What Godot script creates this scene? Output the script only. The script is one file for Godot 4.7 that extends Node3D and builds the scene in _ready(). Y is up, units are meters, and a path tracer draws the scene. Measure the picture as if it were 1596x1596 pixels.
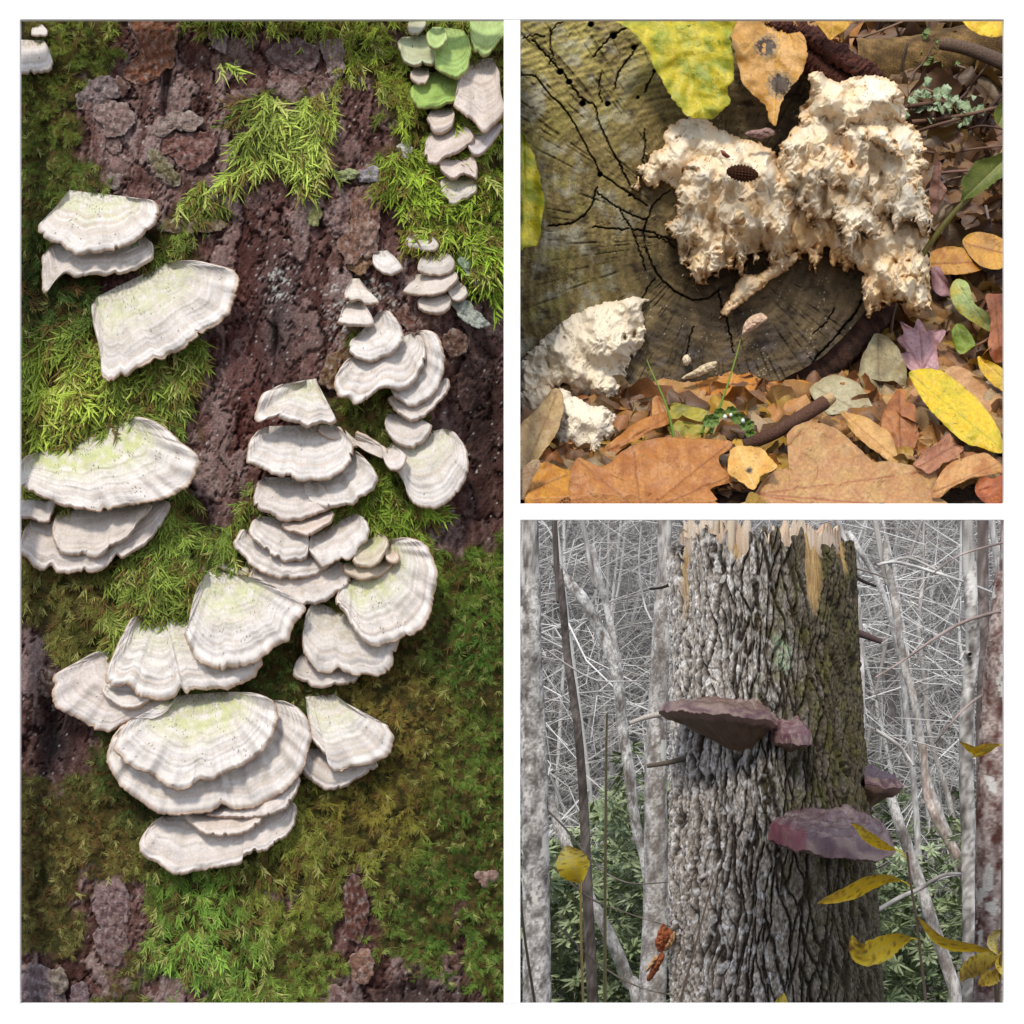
extends Node3D
# White borders of three views, built as an added stand in a wood: a mossy trunk with bracket fungi in its tall bay,
# a log end among leaves on its shelf, and a broken stump in the forest seen through its lower bay.
const D := 3.0      # metres from the camera to the front of the stand
const CY := 1.7     # height of the camera
var rng := RandomNumberGenerator.new()
var n1 := FastNoiseLite.new()     # plain simplex noise
var nf := FastNoiseLite.new()     # fractal noise
var nr := FastNoiseLite.new()     # ridged noise
var nt := FastNoiseLite.new()     # one tone to a cell
var nc := FastNoiseLite.new()     # cell noise
var taken := {}
var M := {}

func P(px: float, py: float, z: float) -> Vector3:
	var k := (D - z) / D
	return Vector3((px - 798.0) * 0.001 * k, CY + (798.0 - py) * 0.001 * k, z)

func C(r: float, g: float, b: float) -> Color:
	return Color(r / 255.0, g / 255.0, b / 255.0).srgb_to_linear()

func numbered(called: String) -> String:
	if not taken.has(called):
		taken[called] = 0
		return called
	taken[called] += 1
	return "%s_%03d" % [called, taken[called]]

func tag(o: Node3D, label := "", category := "", group := "", kind := "") -> Node3D:
	if label: o.set_meta("label", label)
	if category: o.set_meta("category", category)
	if group: o.set_meta("group", group)
	if kind: o.set_meta("kind", kind)
	return o

func thing(called: String, label: String, category: String, group := "", at := Vector3.ZERO) -> Node3D:
	var o := Node3D.new()
	o.name = numbered(called)
	add_child(o)
	o.position = at
	tag(o, label, category, group)
	return o

func part(called: String, mesh: Mesh, mat: Material, parent: Node3D) -> MeshInstance3D:
	var o := MeshInstance3D.new()
	o.name = called
	o.mesh = mesh
	o.material_override = mat
	o.set_meta("shared", true)
	parent.add_child(o, true)
	if parent != self and parent.position != Vector3.ZERO and parent.get_parent() == self:
		o.position = -parent.position
	return o

func single(called: String, mesh: Mesh, mat: Material, label := "", category := "", group := "", kind := "") -> MeshInstance3D:
	var o := MeshInstance3D.new()
	o.name = numbered(called)
	o.mesh = mesh
	o.material_override = mat
	add_child(o)
	tag(o, label, category, group, kind)
	return o

# ---------------------------------------------------------------- materials
func noise_tex(seed_: int, freq: float, lo: float, hi: float, type := FastNoiseLite.TYPE_SIMPLEX_SMOOTH, size := 256) -> NoiseTexture2D:
	var f := FastNoiseLite.new()
	f.seed = seed_
	f.noise_type = type
	f.frequency = freq
	f.fractal_octaves = 4
	var t := NoiseTexture2D.new()
	t.width = size
	t.height = size
	t.seamless = true
	t.noise = f
	var g := Gradient.new()
	g.set_color(0, Color(lo, lo, lo))
	g.set_color(1, Color(hi, hi, hi))
	t.color_ramp = g
	return t

func mat(rough: float, tile: float, bump: float, lo := 0.8, sd := 1, freq := 0.03, spec := 0.3) -> StandardMaterial3D:
	var m := StandardMaterial3D.new()
	m.vertex_color_use_as_albedo = true
	m.roughness = rough
	m.metallic_specular = spec
	if tile > 0.0:
		m.albedo_texture = noise_tex(sd, freq, lo, 1.0)
		m.uv1_triplanar = true
		m.uv1_world_triplanar = true
		m.uv1_scale = Vector3.ONE / tile
		if bump > 0.0:
			m.heightmap_enabled = true
			m.heightmap_texture = noise_tex(sd + 50, freq * 1.3, 0.0, 1.0)
			m.heightmap_scale = bump
	return m

# ---------------------------------------------------------------- meshes
# u runs to the right and v downwards as seen from the front
func grid(nu: int, nv: int, V: PackedVector3Array, K: PackedColorArray) -> ArrayMesh:
	var N := PackedVector3Array()
	N.resize(nu * nv)
	var wrap := V[0].distance_squared_to(V[nu - 1]) < 1e-12
	for j in nv:
		var ju := maxi(j - 1, 0) * nu
		var jd := mini(j + 1, nv - 1) * nu
		for i in nu:
			var il := i - 1
			var ir := i + 1
			if il < 0: il = nu - 2 if wrap else 0
			if ir >= nu: ir = 1 if wrap else nu - 1
			var n := (V[jd + i] - V[ju + i]).cross(V[j * nu + ir] - V[j * nu + il])
			N[j * nu + i] = n.normalized() if n.length_squared() > 1e-20 else Vector3(0, 0.3, 0.95)
	var I := PackedInt32Array()
	I.resize((nu - 1) * (nv - 1) * 6)
	var q := 0
	for j in nv - 1:
		for i in nu - 1:
			var a := j * nu + i
			I[q] = a
			I[q + 1] = a + 1
			I[q + 2] = a + nu
			I[q + 3] = a + 1
			I[q + 4] = a + nu + 1
			I[q + 5] = a + nu
			q += 6
	return arrays(V, N, K, I)

func arrays(V: PackedVector3Array, N: PackedVector3Array, K: PackedColorArray, I: PackedInt32Array) -> ArrayMesh:
	var a := []
	a.resize(Mesh.ARRAY_MAX)
	a[Mesh.ARRAY_VERTEX] = V
	a[Mesh.ARRAY_NORMAL] = N
	if K.size(): a[Mesh.ARRAY_COLOR] = K
	a[Mesh.ARRAY_INDEX] = I
	var m := ArrayMesh.new()
	m.add_surface_from_arrays(Mesh.PRIMITIVE_TRIANGLES, a)
	return m

# a heap of triangles that grows
class Heap:
	var V := PackedVector3Array()
	var N := PackedVector3Array()
	var K := PackedColorArray()
	var I := PackedInt32Array()
	func tube(p: PackedVector3Array, r: PackedFloat32Array, sides: int, c0: Color, c1: Color) -> void:
		var first := V.size()
		var n := p.size()
		var side := Vector3(0.13, 0.21, 1)
		for k in n:
			var t := (p[mini(k + 1, n - 1)] - p[maxi(k - 1, 0)]).normalized()
			side = (side - t * side.dot(t))
			if side.length_squared() < 1e-4: side = t.cross(Vector3(0.3, 0.8, 0.5))
			side = side.normalized()
			var b := side.cross(t)
			for s in sides + 1:
				var a := TAU * s / sides
				var o := side * cos(a) + b * sin(a)
				V.push_back(p[k] + o * r[k])
				N.push_back(o)
				K.push_back(c0.lerp(c1, float(k) / (n - 1)))
		for k in n - 1:
			for s in sides:
				var a := first + k * (sides + 1) + s
				I.append_array(PackedInt32Array([a, a + 1, a + sides + 1, a + 1, a + sides + 2, a + sides + 1]))
	func quad(a: Vector3, b: Vector3, c: Vector3, d: Vector3, k0: Color, k1: Color) -> void:
		var f := V.size()
		var n := (c - a).cross(b - a).normalized()
		V.append_array(PackedVector3Array([a, b, c, d]))
		N.append_array(PackedVector3Array([n, n, n, n]))
		K.append_array(PackedColorArray([k0, k0, k1, k1]))
		I.append_array(PackedInt32Array([f, f + 1, f + 2, f + 1, f + 3, f + 2]))
	func tri(a: Vector3, b: Vector3, c: Vector3, k0: Color, k1: Color) -> void:
		var f := V.size()
		var n := (c - a).cross(b - a).normalized()
		V.append_array(PackedVector3Array([a, b, c]))
		N.append_array(PackedVector3Array([n, n, n]))
		K.append_array(PackedColorArray([k0, k0, k1]))
		I.append_array(PackedInt32Array([f, f + 1, f + 2]))

func made(h: Heap) -> ArrayMesh:
	return arrays(h.V, h.N, h.K, h.I)

# a box with chamfered long edges, as one mesh
func board(c: Vector3, s: Vector3, bevel: float, col: Color) -> ArrayMesh:
	var st := SurfaceTool.new()
	st.begin(Mesh.PRIMITIVE_TRIANGLES)
	var h := s / 2.0
	var pts := []
	for z in [[h.z, bevel], [h.z - bevel, 0.0], [-h.z + bevel, 0.0], [-h.z, bevel]]:
		var w: float = h.x - z[1]
		var e: float = h.y - z[1]
		pts.append([Vector3(-w, e, z[0]), Vector3(w, e, z[0]), Vector3(w, -e, z[0]), Vector3(-w, -e, z[0])])
	st.set_color(col)
	st.set_smooth_group(-1)
	var f = pts[0]
	for t in [f[0], f[1], f[2], f[0], f[2], f[3]]: st.add_vertex(c + t)
	for k in 3:
		for i in 4:
			var a: Vector3 = pts[k][i]
			var b: Vector3 = pts[k][(i + 1) % 4]
			var d: Vector3 = pts[k + 1][i]
			var e2: Vector3 = pts[k + 1][(i + 1) % 4]
			for t in [a, d, b, b, d, e2]: st.add_vertex(c + t)
	f = pts[3]
	for t in [f[0], f[2], f[1], f[0], f[3], f[2]]: st.add_vertex(c + t)
	st.generate_normals()
	return st.commit()

func v2(a: Array) -> PackedVector2Array:
	var o := PackedVector2Array()
	for i in range(0, a.size() - 1, 2): o.push_back(Vector2(a[i], a[i + 1]))
	return o

# a smooth curve through the points, n points at even distances
func curve(p: PackedVector2Array, n: int, closed := false) -> PackedVector2Array:
	var c := PackedVector2Array()
	var m := p.size()
	var last := m if closed else m - 1
	for i in last:
		var a := p[(i - 1 + m) % m] if closed or i > 0 else p[0]
		var b := p[i]
		var d := p[(i + 1) % m]
		var e := p[(i + 2) % m] if closed or i + 2 < m else p[m - 1]
		for s in 8:
			c.push_back(b.cubic_interpolate(d, a, e, s / 8.0))
	c.push_back(p[0] if closed else p[m - 1])
	var total := 0.0
	for i in c.size() - 1: total += c[i].distance_to(c[i + 1])
	var o := PackedVector2Array()
	var at := 0
	var run := 0.0
	for k in n:
		var want := total * k / (n - 1)
		while at < c.size() - 2 and run + c[at].distance_to(c[at + 1]) < want:
			run += c[at].distance_to(c[at + 1])
			at += 1
		var seg := c[at].distance_to(c[at + 1])
		o.push_back(c[at].lerp(c[at + 1], clampf((want - run) / maxf(seg, 1e-5), 0, 1)))
	return o

func area(p: PackedVector2Array) -> float:
	var s := 0.0
	for i in p.size():
		var q := p[(i + 1) % p.size()]
		s += p[i].x * q.y - q.x * p[i].y
	return s

func on_segment(p: Vector2, a: Vector2, b: Vector2) -> Vector2:
	var d := b - a
	return a + d * clampf((p - a).dot(d) / maxf(d.length_squared(), 1e-6), 0, 1)

# a closed sheet with thickness, cut to an outline; zf(p, r, t) and cf(p, r, t) give its depth and colour
func sheet(outline: Array, c0: Vector2, c1: Vector2, zf: Callable, cf: Callable, step: float, thick: float, ragged := 0.0, rag_len := 6.0, sd := 0.0) -> ArrayMesh:
	var o := v2(outline)
	if area(o) > 0: o.reverse()
	var length := 0.0
	var far := 0.0
	for i in o.size():
		length += o[i].distance_to(o[(i + 1) % o.size()])
		far = maxf(far, o[i].distance_to(on_segment(o[i], c0, c1)))
	var power := clampf(far / maxf(ragged * 2.2, 1.0), 2.0, 12.0)
	var nu := clampi(int(length / step), 20, 520) + 1
	var rows := clampi(int(far / step), 4, 60)
	var ring := curve(o, nu, true)
	ring[nu - 1] = ring[0]
	var nv := rows + 8
	var V := PackedVector3Array()
	var K := PackedColorArray()
	V.resize(nu * nv)
	K.resize(nu * nv)
	for i in nu:
		var t := float(i % (nu - 1)) / (nu - 1)
		var e := ring[i]
		var c := on_segment(e, c0, c1)
		var shred := Vector2.ZERO
		if ragged > 0.0:
			var w := n1.get_noise_2d(cos(t * TAU) * length / rag_len * 0.07 + sd, sin(t * TAU) * length / rag_len * 0.07)
			var w2 := n1.get_noise_2d(cos(t * TAU) * length / rag_len * 0.32 + sd, sin(t * TAU) * length / rag_len * 0.32)
			shred = (e - c).normalized() * (w * 1.0 + w2 * 0.45) * ragged
		for j in rows + 1:
			var r := float(j) / rows
			var p := c.lerp(e, r) + shred * pow(r, power)
			V[j * nu + i] = P(p.x, p.y, zf.call(p, r, t))
			K[j * nu + i] = cf.call(p, r, t)
		e += shred
		var z: float = zf.call(e, 1.0, t)
		var col := K[rows * nu + i]
		V[(rows + 1) * nu + i] = P(e.x, e.y, z - thick * 0.5)
		for j in 6:
			var r: float = [0.97, 0.85, 0.66, 0.44, 0.22, 0.0][j]
			var p := c.lerp(e, r)
			V[(rows + 2 + j) * nu + i] = P(p.x, p.y, zf.call(p, r, t) - thick)
		for j in 7: K[(rows + 1 + j) * nu + i] = col
	return grid(nu, nv, V, K)

func make_mats() -> void:
	M.bark = mat(0.95, 0.06, 0.12, 0.62, 3, 0.045)
	M.fungus = mat(0.9, 0.05, 0.05, 0.9, 5, 0.05)
	M.crust = mat(0.95, 0.035, 0.12, 0.88, 7, 0.06)
	M.wood = mat(0.9, 0.05, 0.12, 0.72, 9, 0.05)
	M.leaf = mat(0.55, 0.06, 0.06, 0.8, 11, 0.04, 0.5)
	M.leaf.backlight_enabled = true
	M.leaf.backlight = Color(0.35, 0.3, 0.15)
	M.moss = mat(0.8, 0.0, 0.0)
	M.moss.backlight_enabled = true
	M.moss.backlight = Color(0.22, 0.24, 0.12)
	M.far_bark = mat(0.95, 0.12, 0.1, 0.8, 13, 0.06)
	M.rough_bark = mat(0.95, 0.08, 0.15, 0.84, 23, 0.05)
	M.twig = mat(0.9, 0.0, 0.0)
	M.soil = mat(1.0, 0.2, 0.6, 0.5, 15, 0.05)
	M.paint = mat(0.55, 0.3, 0.01, 0.97, 17, 0.02)
	M.lac = mat(0.45, 0.08, 0.2, 0.7, 19, 0.05, 0.5)

func _ready() -> void:
	# ------------------------------------------------ camera, sky, sun
	var cam := Camera3D.new()
	cam.name = "camera"
	cam.position = Vector3(0, CY, D)
	cam.fov = rad_to_deg(2.0 * atan(0.798 / D))
	cam.near = 0.05
	cam.far = 2000.0
	add_child(cam)
	var env := Environment.new()
	env.background_mode = Environment.BG_SKY
	var sky := Sky.new()
	var sm := ProceduralSkyMaterial.new()
	sm.sky_top_color = Color(0.86, 0.9, 0.97)
	sm.sky_horizon_color = Color(0.95, 0.96, 0.98)
	sm.sky_curve = 0.2
	sm.sky_energy_multiplier = 1.0
	sm.ground_horizon_color = Color(0.3, 0.28, 0.26)
	sm.ground_bottom_color = Color(0.2, 0.18, 0.16)
	sky.sky_material = sm
	env.sky = sky
	env.tonemap_mode = Environment.TONE_MAPPER_LINEAR
	env.tonemap_exposure = 1.5
	env.sdfgi_enabled = true
	env.ssao_enabled = true
	env.ssil_enabled = true
	var we := WorldEnvironment.new()
	we.name = "world_environment"
	we.environment = env
	add_child(we)
	var sun := DirectionalLight3D.new()
	sun.name = "sun"
	sun.light_energy = 0.65
	sun.light_color = Color(1.0, 0.97, 0.92)
	sun.light_angular_distance = 9.0
	sun.shadow_enabled = true
	add_child(sun)
	sun.look_at_from_position(Vector3.ZERO, Vector3(0.22, -0.85, -0.8), Vector3.UP)

	rng.seed = 20240
	for n in [n1, nf, nr, nc, nt]:
		n.frequency = 1.0
		n.seed = 11
	n1.noise_type = FastNoiseLite.TYPE_SIMPLEX_SMOOTH
	n1.fractal_type = FastNoiseLite.FRACTAL_NONE
	nf.fractal_type = FastNoiseLite.FRACTAL_FBM
	nf.fractal_octaves = 4
	nr.fractal_type = FastNoiseLite.FRACTAL_RIDGED
	nr.fractal_octaves = 3
	nc.noise_type = FastNoiseLite.TYPE_CELLULAR
	nc.fractal_type = FastNoiseLite.FRACTAL_NONE
	nc.cellular_return_type = FastNoiseLite.RETURN_DISTANCE2_SUB
	nt.noise_type = FastNoiseLite.TYPE_CELLULAR
	nt.fractal_type = FastNoiseLite.FRACTAL_NONE
	nt.cellular_return_type = FastNoiseLite.RETURN_CELL_VALUE
	make_mats()
	ground()
	bank()
	stand()
	forest()
	stump()
	mossy_trunk()
	log_end()
	brackets()
	moss()
	tooth_fungi()
	fallen_leaves()
	woodland_litter()

# ---------------------------------------------------------------- setting
func ground_y(x: float, z: float) -> float:
	var y := 0.0
	if z < -3.7:
		y = -2.6 * smoothstep(3.5, 6.6, -z)
		y += 0.24 * maxf(-z - 14.0, 0.0) * smoothstep(400.0, 40.0, -z) if z > -90.0 else 0.24 * 76.0 * 0.86
	return y + nf.get_noise_2d(x * 0.15, z * 0.15) * 0.25 * smoothstep(3.9, 7.0, -z)

func ground() -> void:
	var V := PackedVector3Array()
	var K := PackedColorArray()
	var zs := []
	var z := -900.0
	while z < 12.0:
		zs.append(z)
		z += maxf(0.25, (absf(z + 6.0)) * 0.06)
	zs.append(900.0)
	var xs := []
	var x := -900.0
	while x < 0.0:
		xs.append(x)
		x += maxf(0.5, absf(x) * 0.08)
	for k in range(xs.size() - 1, -1, -1): xs.append(-xs[k])
	for zz in zs:
		for xx in xs:
			V.push_back(Vector3(xx, ground_y(xx, zz), zz))
			var w := nf.get_noise_2d(xx * 0.9, zz * 0.9)
			K.push_back(C(98, 92, 88).lerp(C(152, 144, 140), 0.5 + w))
	var g := single("ground", grid(xs.size(), zs.size(), V, K), M.soil, "", "", "", "structure")
	g.set_meta("label", "leaf strewn forest floor rising to a wooded hillside")

# depth at which the leaf bank on the shelf is seen at a height of the picture
func bank_z(py: float) -> float:
	var s := (798.0 - py) * 0.001
	var d := (s - 0.001) / (0.553 - s / 3.0)
	if d > 0.4: d = (s + 0.309) / (1.3 - s / 3.0)
	return -maxf(d, 0.012)

func bank() -> void:
	var V := PackedVector3Array()
	var K := PackedColorArray()
	var zs := PackedFloat32Array()
	for k in 70: zs.push_back(-1.08 + 1.05 * k / 69.0)
	var nu := 90
	for z in zs:
		var d := -z
		for i in nu + 2:
			var x := 0.014 + 1.15 * float(clampi(i - 1, 0, nu - 1)) / (nu - 1)
			var y := 0.001 + 0.553 * d
			if d > 0.4: y = 0.211 + 1.3 * (d - 0.4)
			y += nf.get_noise_2d(x * 9.0, z * 9.0) * 0.016 * smoothstep(0.04, 0.2, d)
			if i == 0 or i == nu + 1: y = -0.004
			V.push_back(Vector3(x, CY + maxf(y - 0.014, -0.004) - 0.004, z))
			K.push_back(C(48, 36, 28).lerp(C(80, 58, 40), 0.5 + n1.get_noise_2d(x * 40.0, z * 40.0) * 0.6))
	single("leaf_bank", grid(nu + 2, zs.size(), V, K), M.soil, "dark soil bank under the fallen leaves", "", "", "structure")

func stand() -> void:  # white borders between three views, built as an added stand and shelf
	var t := thing("border_stand", "added white stand for the borders between three views with one tall bay and two square bays", "added stand", "", Vector3(0, 0, 0))
	var w := Color(0.9, 0.9, 0.9)
	var dz := 0.010
	var zc := -0.005
	part("side_post", board(Vector3(-0.785, CY * 0.5 + 0.4015, zc), Vector3(0.036, CY + 0.803, dz), 0.0012, w), M.paint, t)
	part("side_post", board(Vector3(0.785, CY * 0.5 + 0.4015, zc), Vector3(0.036, CY + 0.803, dz), 0.0012, w), M.paint, t)
	part("top_rail", board(Vector3(0, CY + 0.785, zc), Vector3(1.534, 0.036, dz), 0.0012, w), M.paint, t)
	part("bottom_rail", board(Vector3(0, CY - 0.785, zc), Vector3(1.534, 0.036, dz), 0.0012, w), M.paint, t)
	part("centre_post", board(Vector3(0, CY, zc), Vector3(0.026, 1.534, dz), 0.0012, w), M.paint, t)
	part("middle_rail", board(Vector3(0.390, CY, zc), Vector3(0.754, 0.026, dz), 0.0012, w), M.paint, t)
	part("shelf", board(Vector3(0.58, CY - 0.0065, -0.55), Vector3(1.134, 0.011, 1.075), 0.002, w), M.paint, t)
	for x in [0.0, 1.13]:
		part("shelf_leg", board(Vector3(x, (CY - 0.0121) * 0.5, -1.06), Vector3(0.03, CY - 0.0121, 0.03), 0.003, w), M.paint, t)

# ---------------------------------------------------------------- the mossy trunk in the tall bay
const BARE := [
	[190, 190, 62, 75, 1.0], [300, 222, 78, 72, 1.0], [265, 85, 70, 70, 1.0], [450, 100, 86, 66, 0.76], [400, 60, 74, 40, 0.72],
	[350, 130, 66, 38, 0.78], [560, 200, 50, 104, 0.76], [565, 345, 52, 90, 1.0], [430, 470, 110, 175, 1.2], [345, 440, 36, 80, 1.0],
	[450, 340, 80, 42, 1.0], [405, 620, 85, 120, 1.2], [345, 700, 45, 85, 1.1], [745, 640, 68, 170, 1.2], [700, 555, 58, 80, 1.0],
	[600, 450, 100, 70, 1.1], [50, 1090, 42, 105, 1.1], [95, 1150, 48, 75, 1.0], [180, 1430, 55, 62, 1.0], [90, 1535, 90, 46, 1.0],
	[555, 1440, 24, 75, 1.1], [590, 1535, 65, 40, 0.9], [690, 1560, 60, 30, 0.9], [270, 1545, 60, 28, 0.8], [720, 832, 46, 36, 0.9],
	[215, 310, 60, 38, 0.9], [200, 440, 40, 26, 1.0], [715, 1470, 16, 60, 0.8], [430, 1400, 34, 18, 0.7], [340, 800, 40, 26, 0.7], [640, 60, 40, 20, 0.6]]
# where the moss changes: x, y, length of a frond in mm, how it is coloured
const MOSS := [
	[80, 120, 10, 120, 128, 42], [100, 430, 15, 66, 84, 26], [110, 600, 27, 168, 180, 62], [230, 580, 20, 140, 154, 55], [270, 690, 15, 112, 128, 45],
	[430, 230, 24, 165, 175, 72], [320, 240, 22, 152, 166, 60], [600, 110, 14, 152, 162, 52], [690, 330, 22, 150, 168, 46], [745, 420, 24, 142, 166, 42],
	[560, 650, 14, 112, 118, 40], [640, 780, 18, 126, 146, 40], [320, 840, 17, 122, 138, 48], [230, 930, 21, 130, 142, 50], [90, 930, 12, 112, 104, 42],
	[720, 900, 12, 108, 130, 40], [620, 1100, 10, 136, 112, 46], [710, 1000, 12, 76, 108, 30], [600, 1250, 11, 138, 120, 42], [730, 1300, 10, 82, 106, 30],
	[690, 1430, 10, 90, 114, 36], [300, 1400, 14, 112, 140, 46], [450, 1380, 14, 130, 128, 44], [330, 1480, 17, 132, 164, 60], [150, 1330, 10, 116, 98, 42],
	[80, 1400, 10, 106, 94, 44], [130, 1490, 10, 104, 96, 44], [240, 1230, 10, 62, 80, 28], [450, 1060, 10, 78, 92, 30], [500, 1490, 10, 118, 132, 46],
	[780, 1180, 10, 96, 116, 36], [50, 300, 10, 96, 108, 36], [340, 380, 14, 112, 120, 44], [640, 960, 10, 126, 112, 44]]
var bare_grid := PackedFloat32Array()     # how bare the bark is, every 8 px
var cover_grid := PackedByteArray()       # where a bracket stands, every 4 px

func trunk_z(px: float) -> float:
	return -0.062 - 0.045 * pow(absf(px - 408.0) / 400.0, 2.6)

func bare_at(px: float, py: float) -> float:
	var x := clampf(px / 8.0, 0, 198.9)
	var y := clampf(py / 8.0, 0, 198.9)
	var i := int(x)
	var j := int(y)
	var a := lerpf(bare_grid[j * 200 + i], bare_grid[j * 200 + i + 1], x - i)
	var b := lerpf(bare_grid[(j + 1) * 200 + i], bare_grid[(j + 1) * 200 + i + 1], x - i)
	return lerpf(a, b, y - j)

func moss_kind(px: float, py: float) -> Array:
	var w := 0.0
	var l := 0.0
	var r := 0.0
	var g := 0.0
	var b := 0.0
	for m in MOSS:
		var d: float = (px - m[0]) * (px - m[0]) + (py - m[1]) * (py - m[1])
		var k := 1.0 / (d * d + 4.0e6)
		w += k
		l += k * m[2]
		r += k * m[3]
		g += k * m[4]
		b += k * m[5]
	return [l / w, r / w, g / w, b / w]

func bump_z(px: float, py: float, bare: float) -> float:
	var wx := px / 44.0 + nf.get_noise_2d(px / 50.0, py / 80.0) * 0.7
	var wy := py / 118.0 + nf.get_noise_2d(px / 30.0 + 8.0, py / 30.0) * 0.3
	var z := 0.007 * smoothstep(-1.0, -0.88, nc.get_noise_2d(wx, wy)) - 0.007 + 0.005 * nt.get_noise_2d(wx, wy)
	z += 0.003 * smoothstep(-1.0, -0.8, nc.get_noise_2d(wx * 2.7, wy * 2.4)) - 0.003 + 0.0025 * nt.get_noise_2d(wx * 2.7, wy * 2.4)
	z += nf.get_noise_2d(px / 34.0, py / 110.0) * 0.008 + nf.get_noise_2d(px / 7.0 + 90.0, py / 16.0) * 0.0018
	var soft := nf.get_noise_2d(px / 60.0 + 31.0, py / 60.0) * 0.014 + 0.004
	z = lerpf(soft, z, bare)
	# the dark hollow beside the tallest bracket, and the slits in the bark
	z -= 0.05 * exp(-pow((px - 765.0) / 55.0, 2) - pow((py - 660.0) / 150.0, 2))
	z -= 0.022 * exp(-pow((px - 431.0) / 5.0, 2) - pow((py - 535.0) / 45.0, 2))
	z -= 0.030 * exp(-pow((px - 259.0 + (py - 150.0) * 0.03) / 7.0, 2) - pow((py - 150.0) / 50.0, 4))
	z -= 0.035 * exp(-pow((px - 75.0) / 38.0, 2) - pow((py - 1150.0) / 60.0, 2))
	z -= 0.025 * exp(-pow((px - 640.0) / 40.0, 2) - pow((py - 1550.0) / 18.0, 2))
	return z

func mossy_trunk() -> void:
	bare_grid.resize(200 * 200 + 201)
	for j in 200:
		for i in 200:
			var x := i * 8.0
			var y := j * 8.0
			var v := 0.0
			var wx := x + nf.get_noise_2d(x / 60.0, y / 60.0) * 40.0
			var wy := y + nf.get_noise_2d(x / 60.0 + 50.0, y / 60.0) * 40.0
			for e in BARE:
				var d: float = pow((wx - e[0]) / e[2], 2) + pow((wy - e[1]) / e[3], 2)
				v = maxf(v, e[4] * (1.25 - d * 0.5))
			bare_grid[j * 200 + i] = clampf(smoothstep(0.35, 0.85, v), 0, 1)
	var t := thing("mossy_trunk", "broad mossy tree trunk covered in tiers of white bracket fungi", "tree trunk", "", Vector3(-0.4, 0, -0.4))
	var nu := 330
	var nv := 650
	var V := PackedVector3Array()
	var K := PackedColorArray()
	V.resize(nu * nv)
	K.resize(nu * nv)
	for j in nv:
		var py := -20.0 + 1636.0 * j / (nv - 1)
		for i in nu:
			var px := 5.0 + 796.0 * i / (nu - 1)
			var bare := bare_at(px, py)
			V[j * nu + i] = P(px, py, trunk_z(px) + bump_z(px, py, bare))
			var f := nf.get_noise_2d(px / 18.0, py / 34.0)
			var f2 := nf.get_noise_2d(px / 4.0, py / 5.0)
			var k := C(92, 62, 56).lerp(C(152, 118, 112), clampf(0.35 + f * 1.1 + f2 * 0.5, 0, 1))
			var wx := px / 44.0 + nf.get_noise_2d(px / 50.0, py / 80.0) * 0.7
			var wy := py / 118.0 + nf.get_noise_2d(px / 30.0 + 8.0, py / 30.0) * 0.3
			var tone := nt.get_noise_2d(wx * 2.7, wy * 2.4) * 0.6 + nt.get_noise_2d(wx, wy) * 0.6
			k = k.lerp(C(178, 156, 152), clampf(tone - 0.12, 0, 0.6)).lerp(C(72, 42, 38), clampf(-tone - 0.1, 0, 0.7))
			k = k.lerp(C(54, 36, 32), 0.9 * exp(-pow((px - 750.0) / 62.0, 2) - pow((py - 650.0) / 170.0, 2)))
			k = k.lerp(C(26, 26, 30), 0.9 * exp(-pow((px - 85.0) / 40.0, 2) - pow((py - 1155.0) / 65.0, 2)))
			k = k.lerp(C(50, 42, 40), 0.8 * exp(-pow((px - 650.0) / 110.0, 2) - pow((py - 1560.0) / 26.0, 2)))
			k = k.lerp(C(100, 48, 42), 0.6 * exp(-pow((px - 400.0) / 60.0, 2) - pow((py - 560.0) / 160.0, 2)))
			k = k.lerp(C(104, 96, 96), 0.7 * exp(-pow((px - 432.0) / 34.0, 2) - pow((py - 500.0) / 100.0, 2)))
			# crusts of white lichen
			var crust := exp(-pow((px - 435.0) / 28.0, 2) - pow((py - 440.0) / 42.0, 2)) + exp(-pow((px - 530.0) / 30.0, 2) - pow((py - 490.0) / 60.0, 2)) + 0.8 * exp(-pow((px - 600.0) / 36.0, 2) - pow((py - 470.0) / 30.0, 2)) + 0.7 * exp(-pow((px - 570.0) / 20.0, 2) - pow((py - 440.0) / 26.0, 2))
			if nf.get_noise_2d(px / 6.0, py / 7.0) * 1.6 + 0.6 * n1.get_noise_2d(px / 17.0, py / 17.0) > 1.12 - crust * 0.95: k = k.lerp(C(205, 205, 200), 0.85)
			if f2 > 0.6: k = k.lerp(C(150, 126, 120), 0.4)
			var m := C(54, 56, 26).lerp(C(84, 72, 36), clampf(0.5 + f * 1.4, 0, 1))
			K[j * nu + i] = m.lerp(k, bare)
	part("bark", grid(nu, nv, V, K), M.bark, t)
	# the sides and the back of the trunk
	var rows := 24
	var around := 60
	V = PackedVector3Array()
	K = PackedColorArray()
	for j in rows:
		var y := lerpf(CY + 0.83, -0.05, float(j) / (rows - 1))
		for i in around:
			var a := PI * i / (around - 1)       # from the right side round the back to the left side
			var x := -0.395 + 0.402 * signf(cos(a)) * pow(absf(cos(a)), 0.6)
			var z := -0.11 - 0.55 * pow(sin(a), 0.7)
			V.push_back(Vector3(x, y, z + nf.get_noise_2d(x * 20.0, y * 6.0) * 0.02 * sin(a)))
			K.push_back(C(92, 66, 58).lerp(C(70, 76, 36), clampf(0.5 + nf.get_noise_2d(x * 5.0 + z * 5.0, y * 5.0) * 1.5, 0, 1)))
	part("bark", grid(around, rows, V, K), M.bark, t)
	bark_plates(t)

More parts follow.
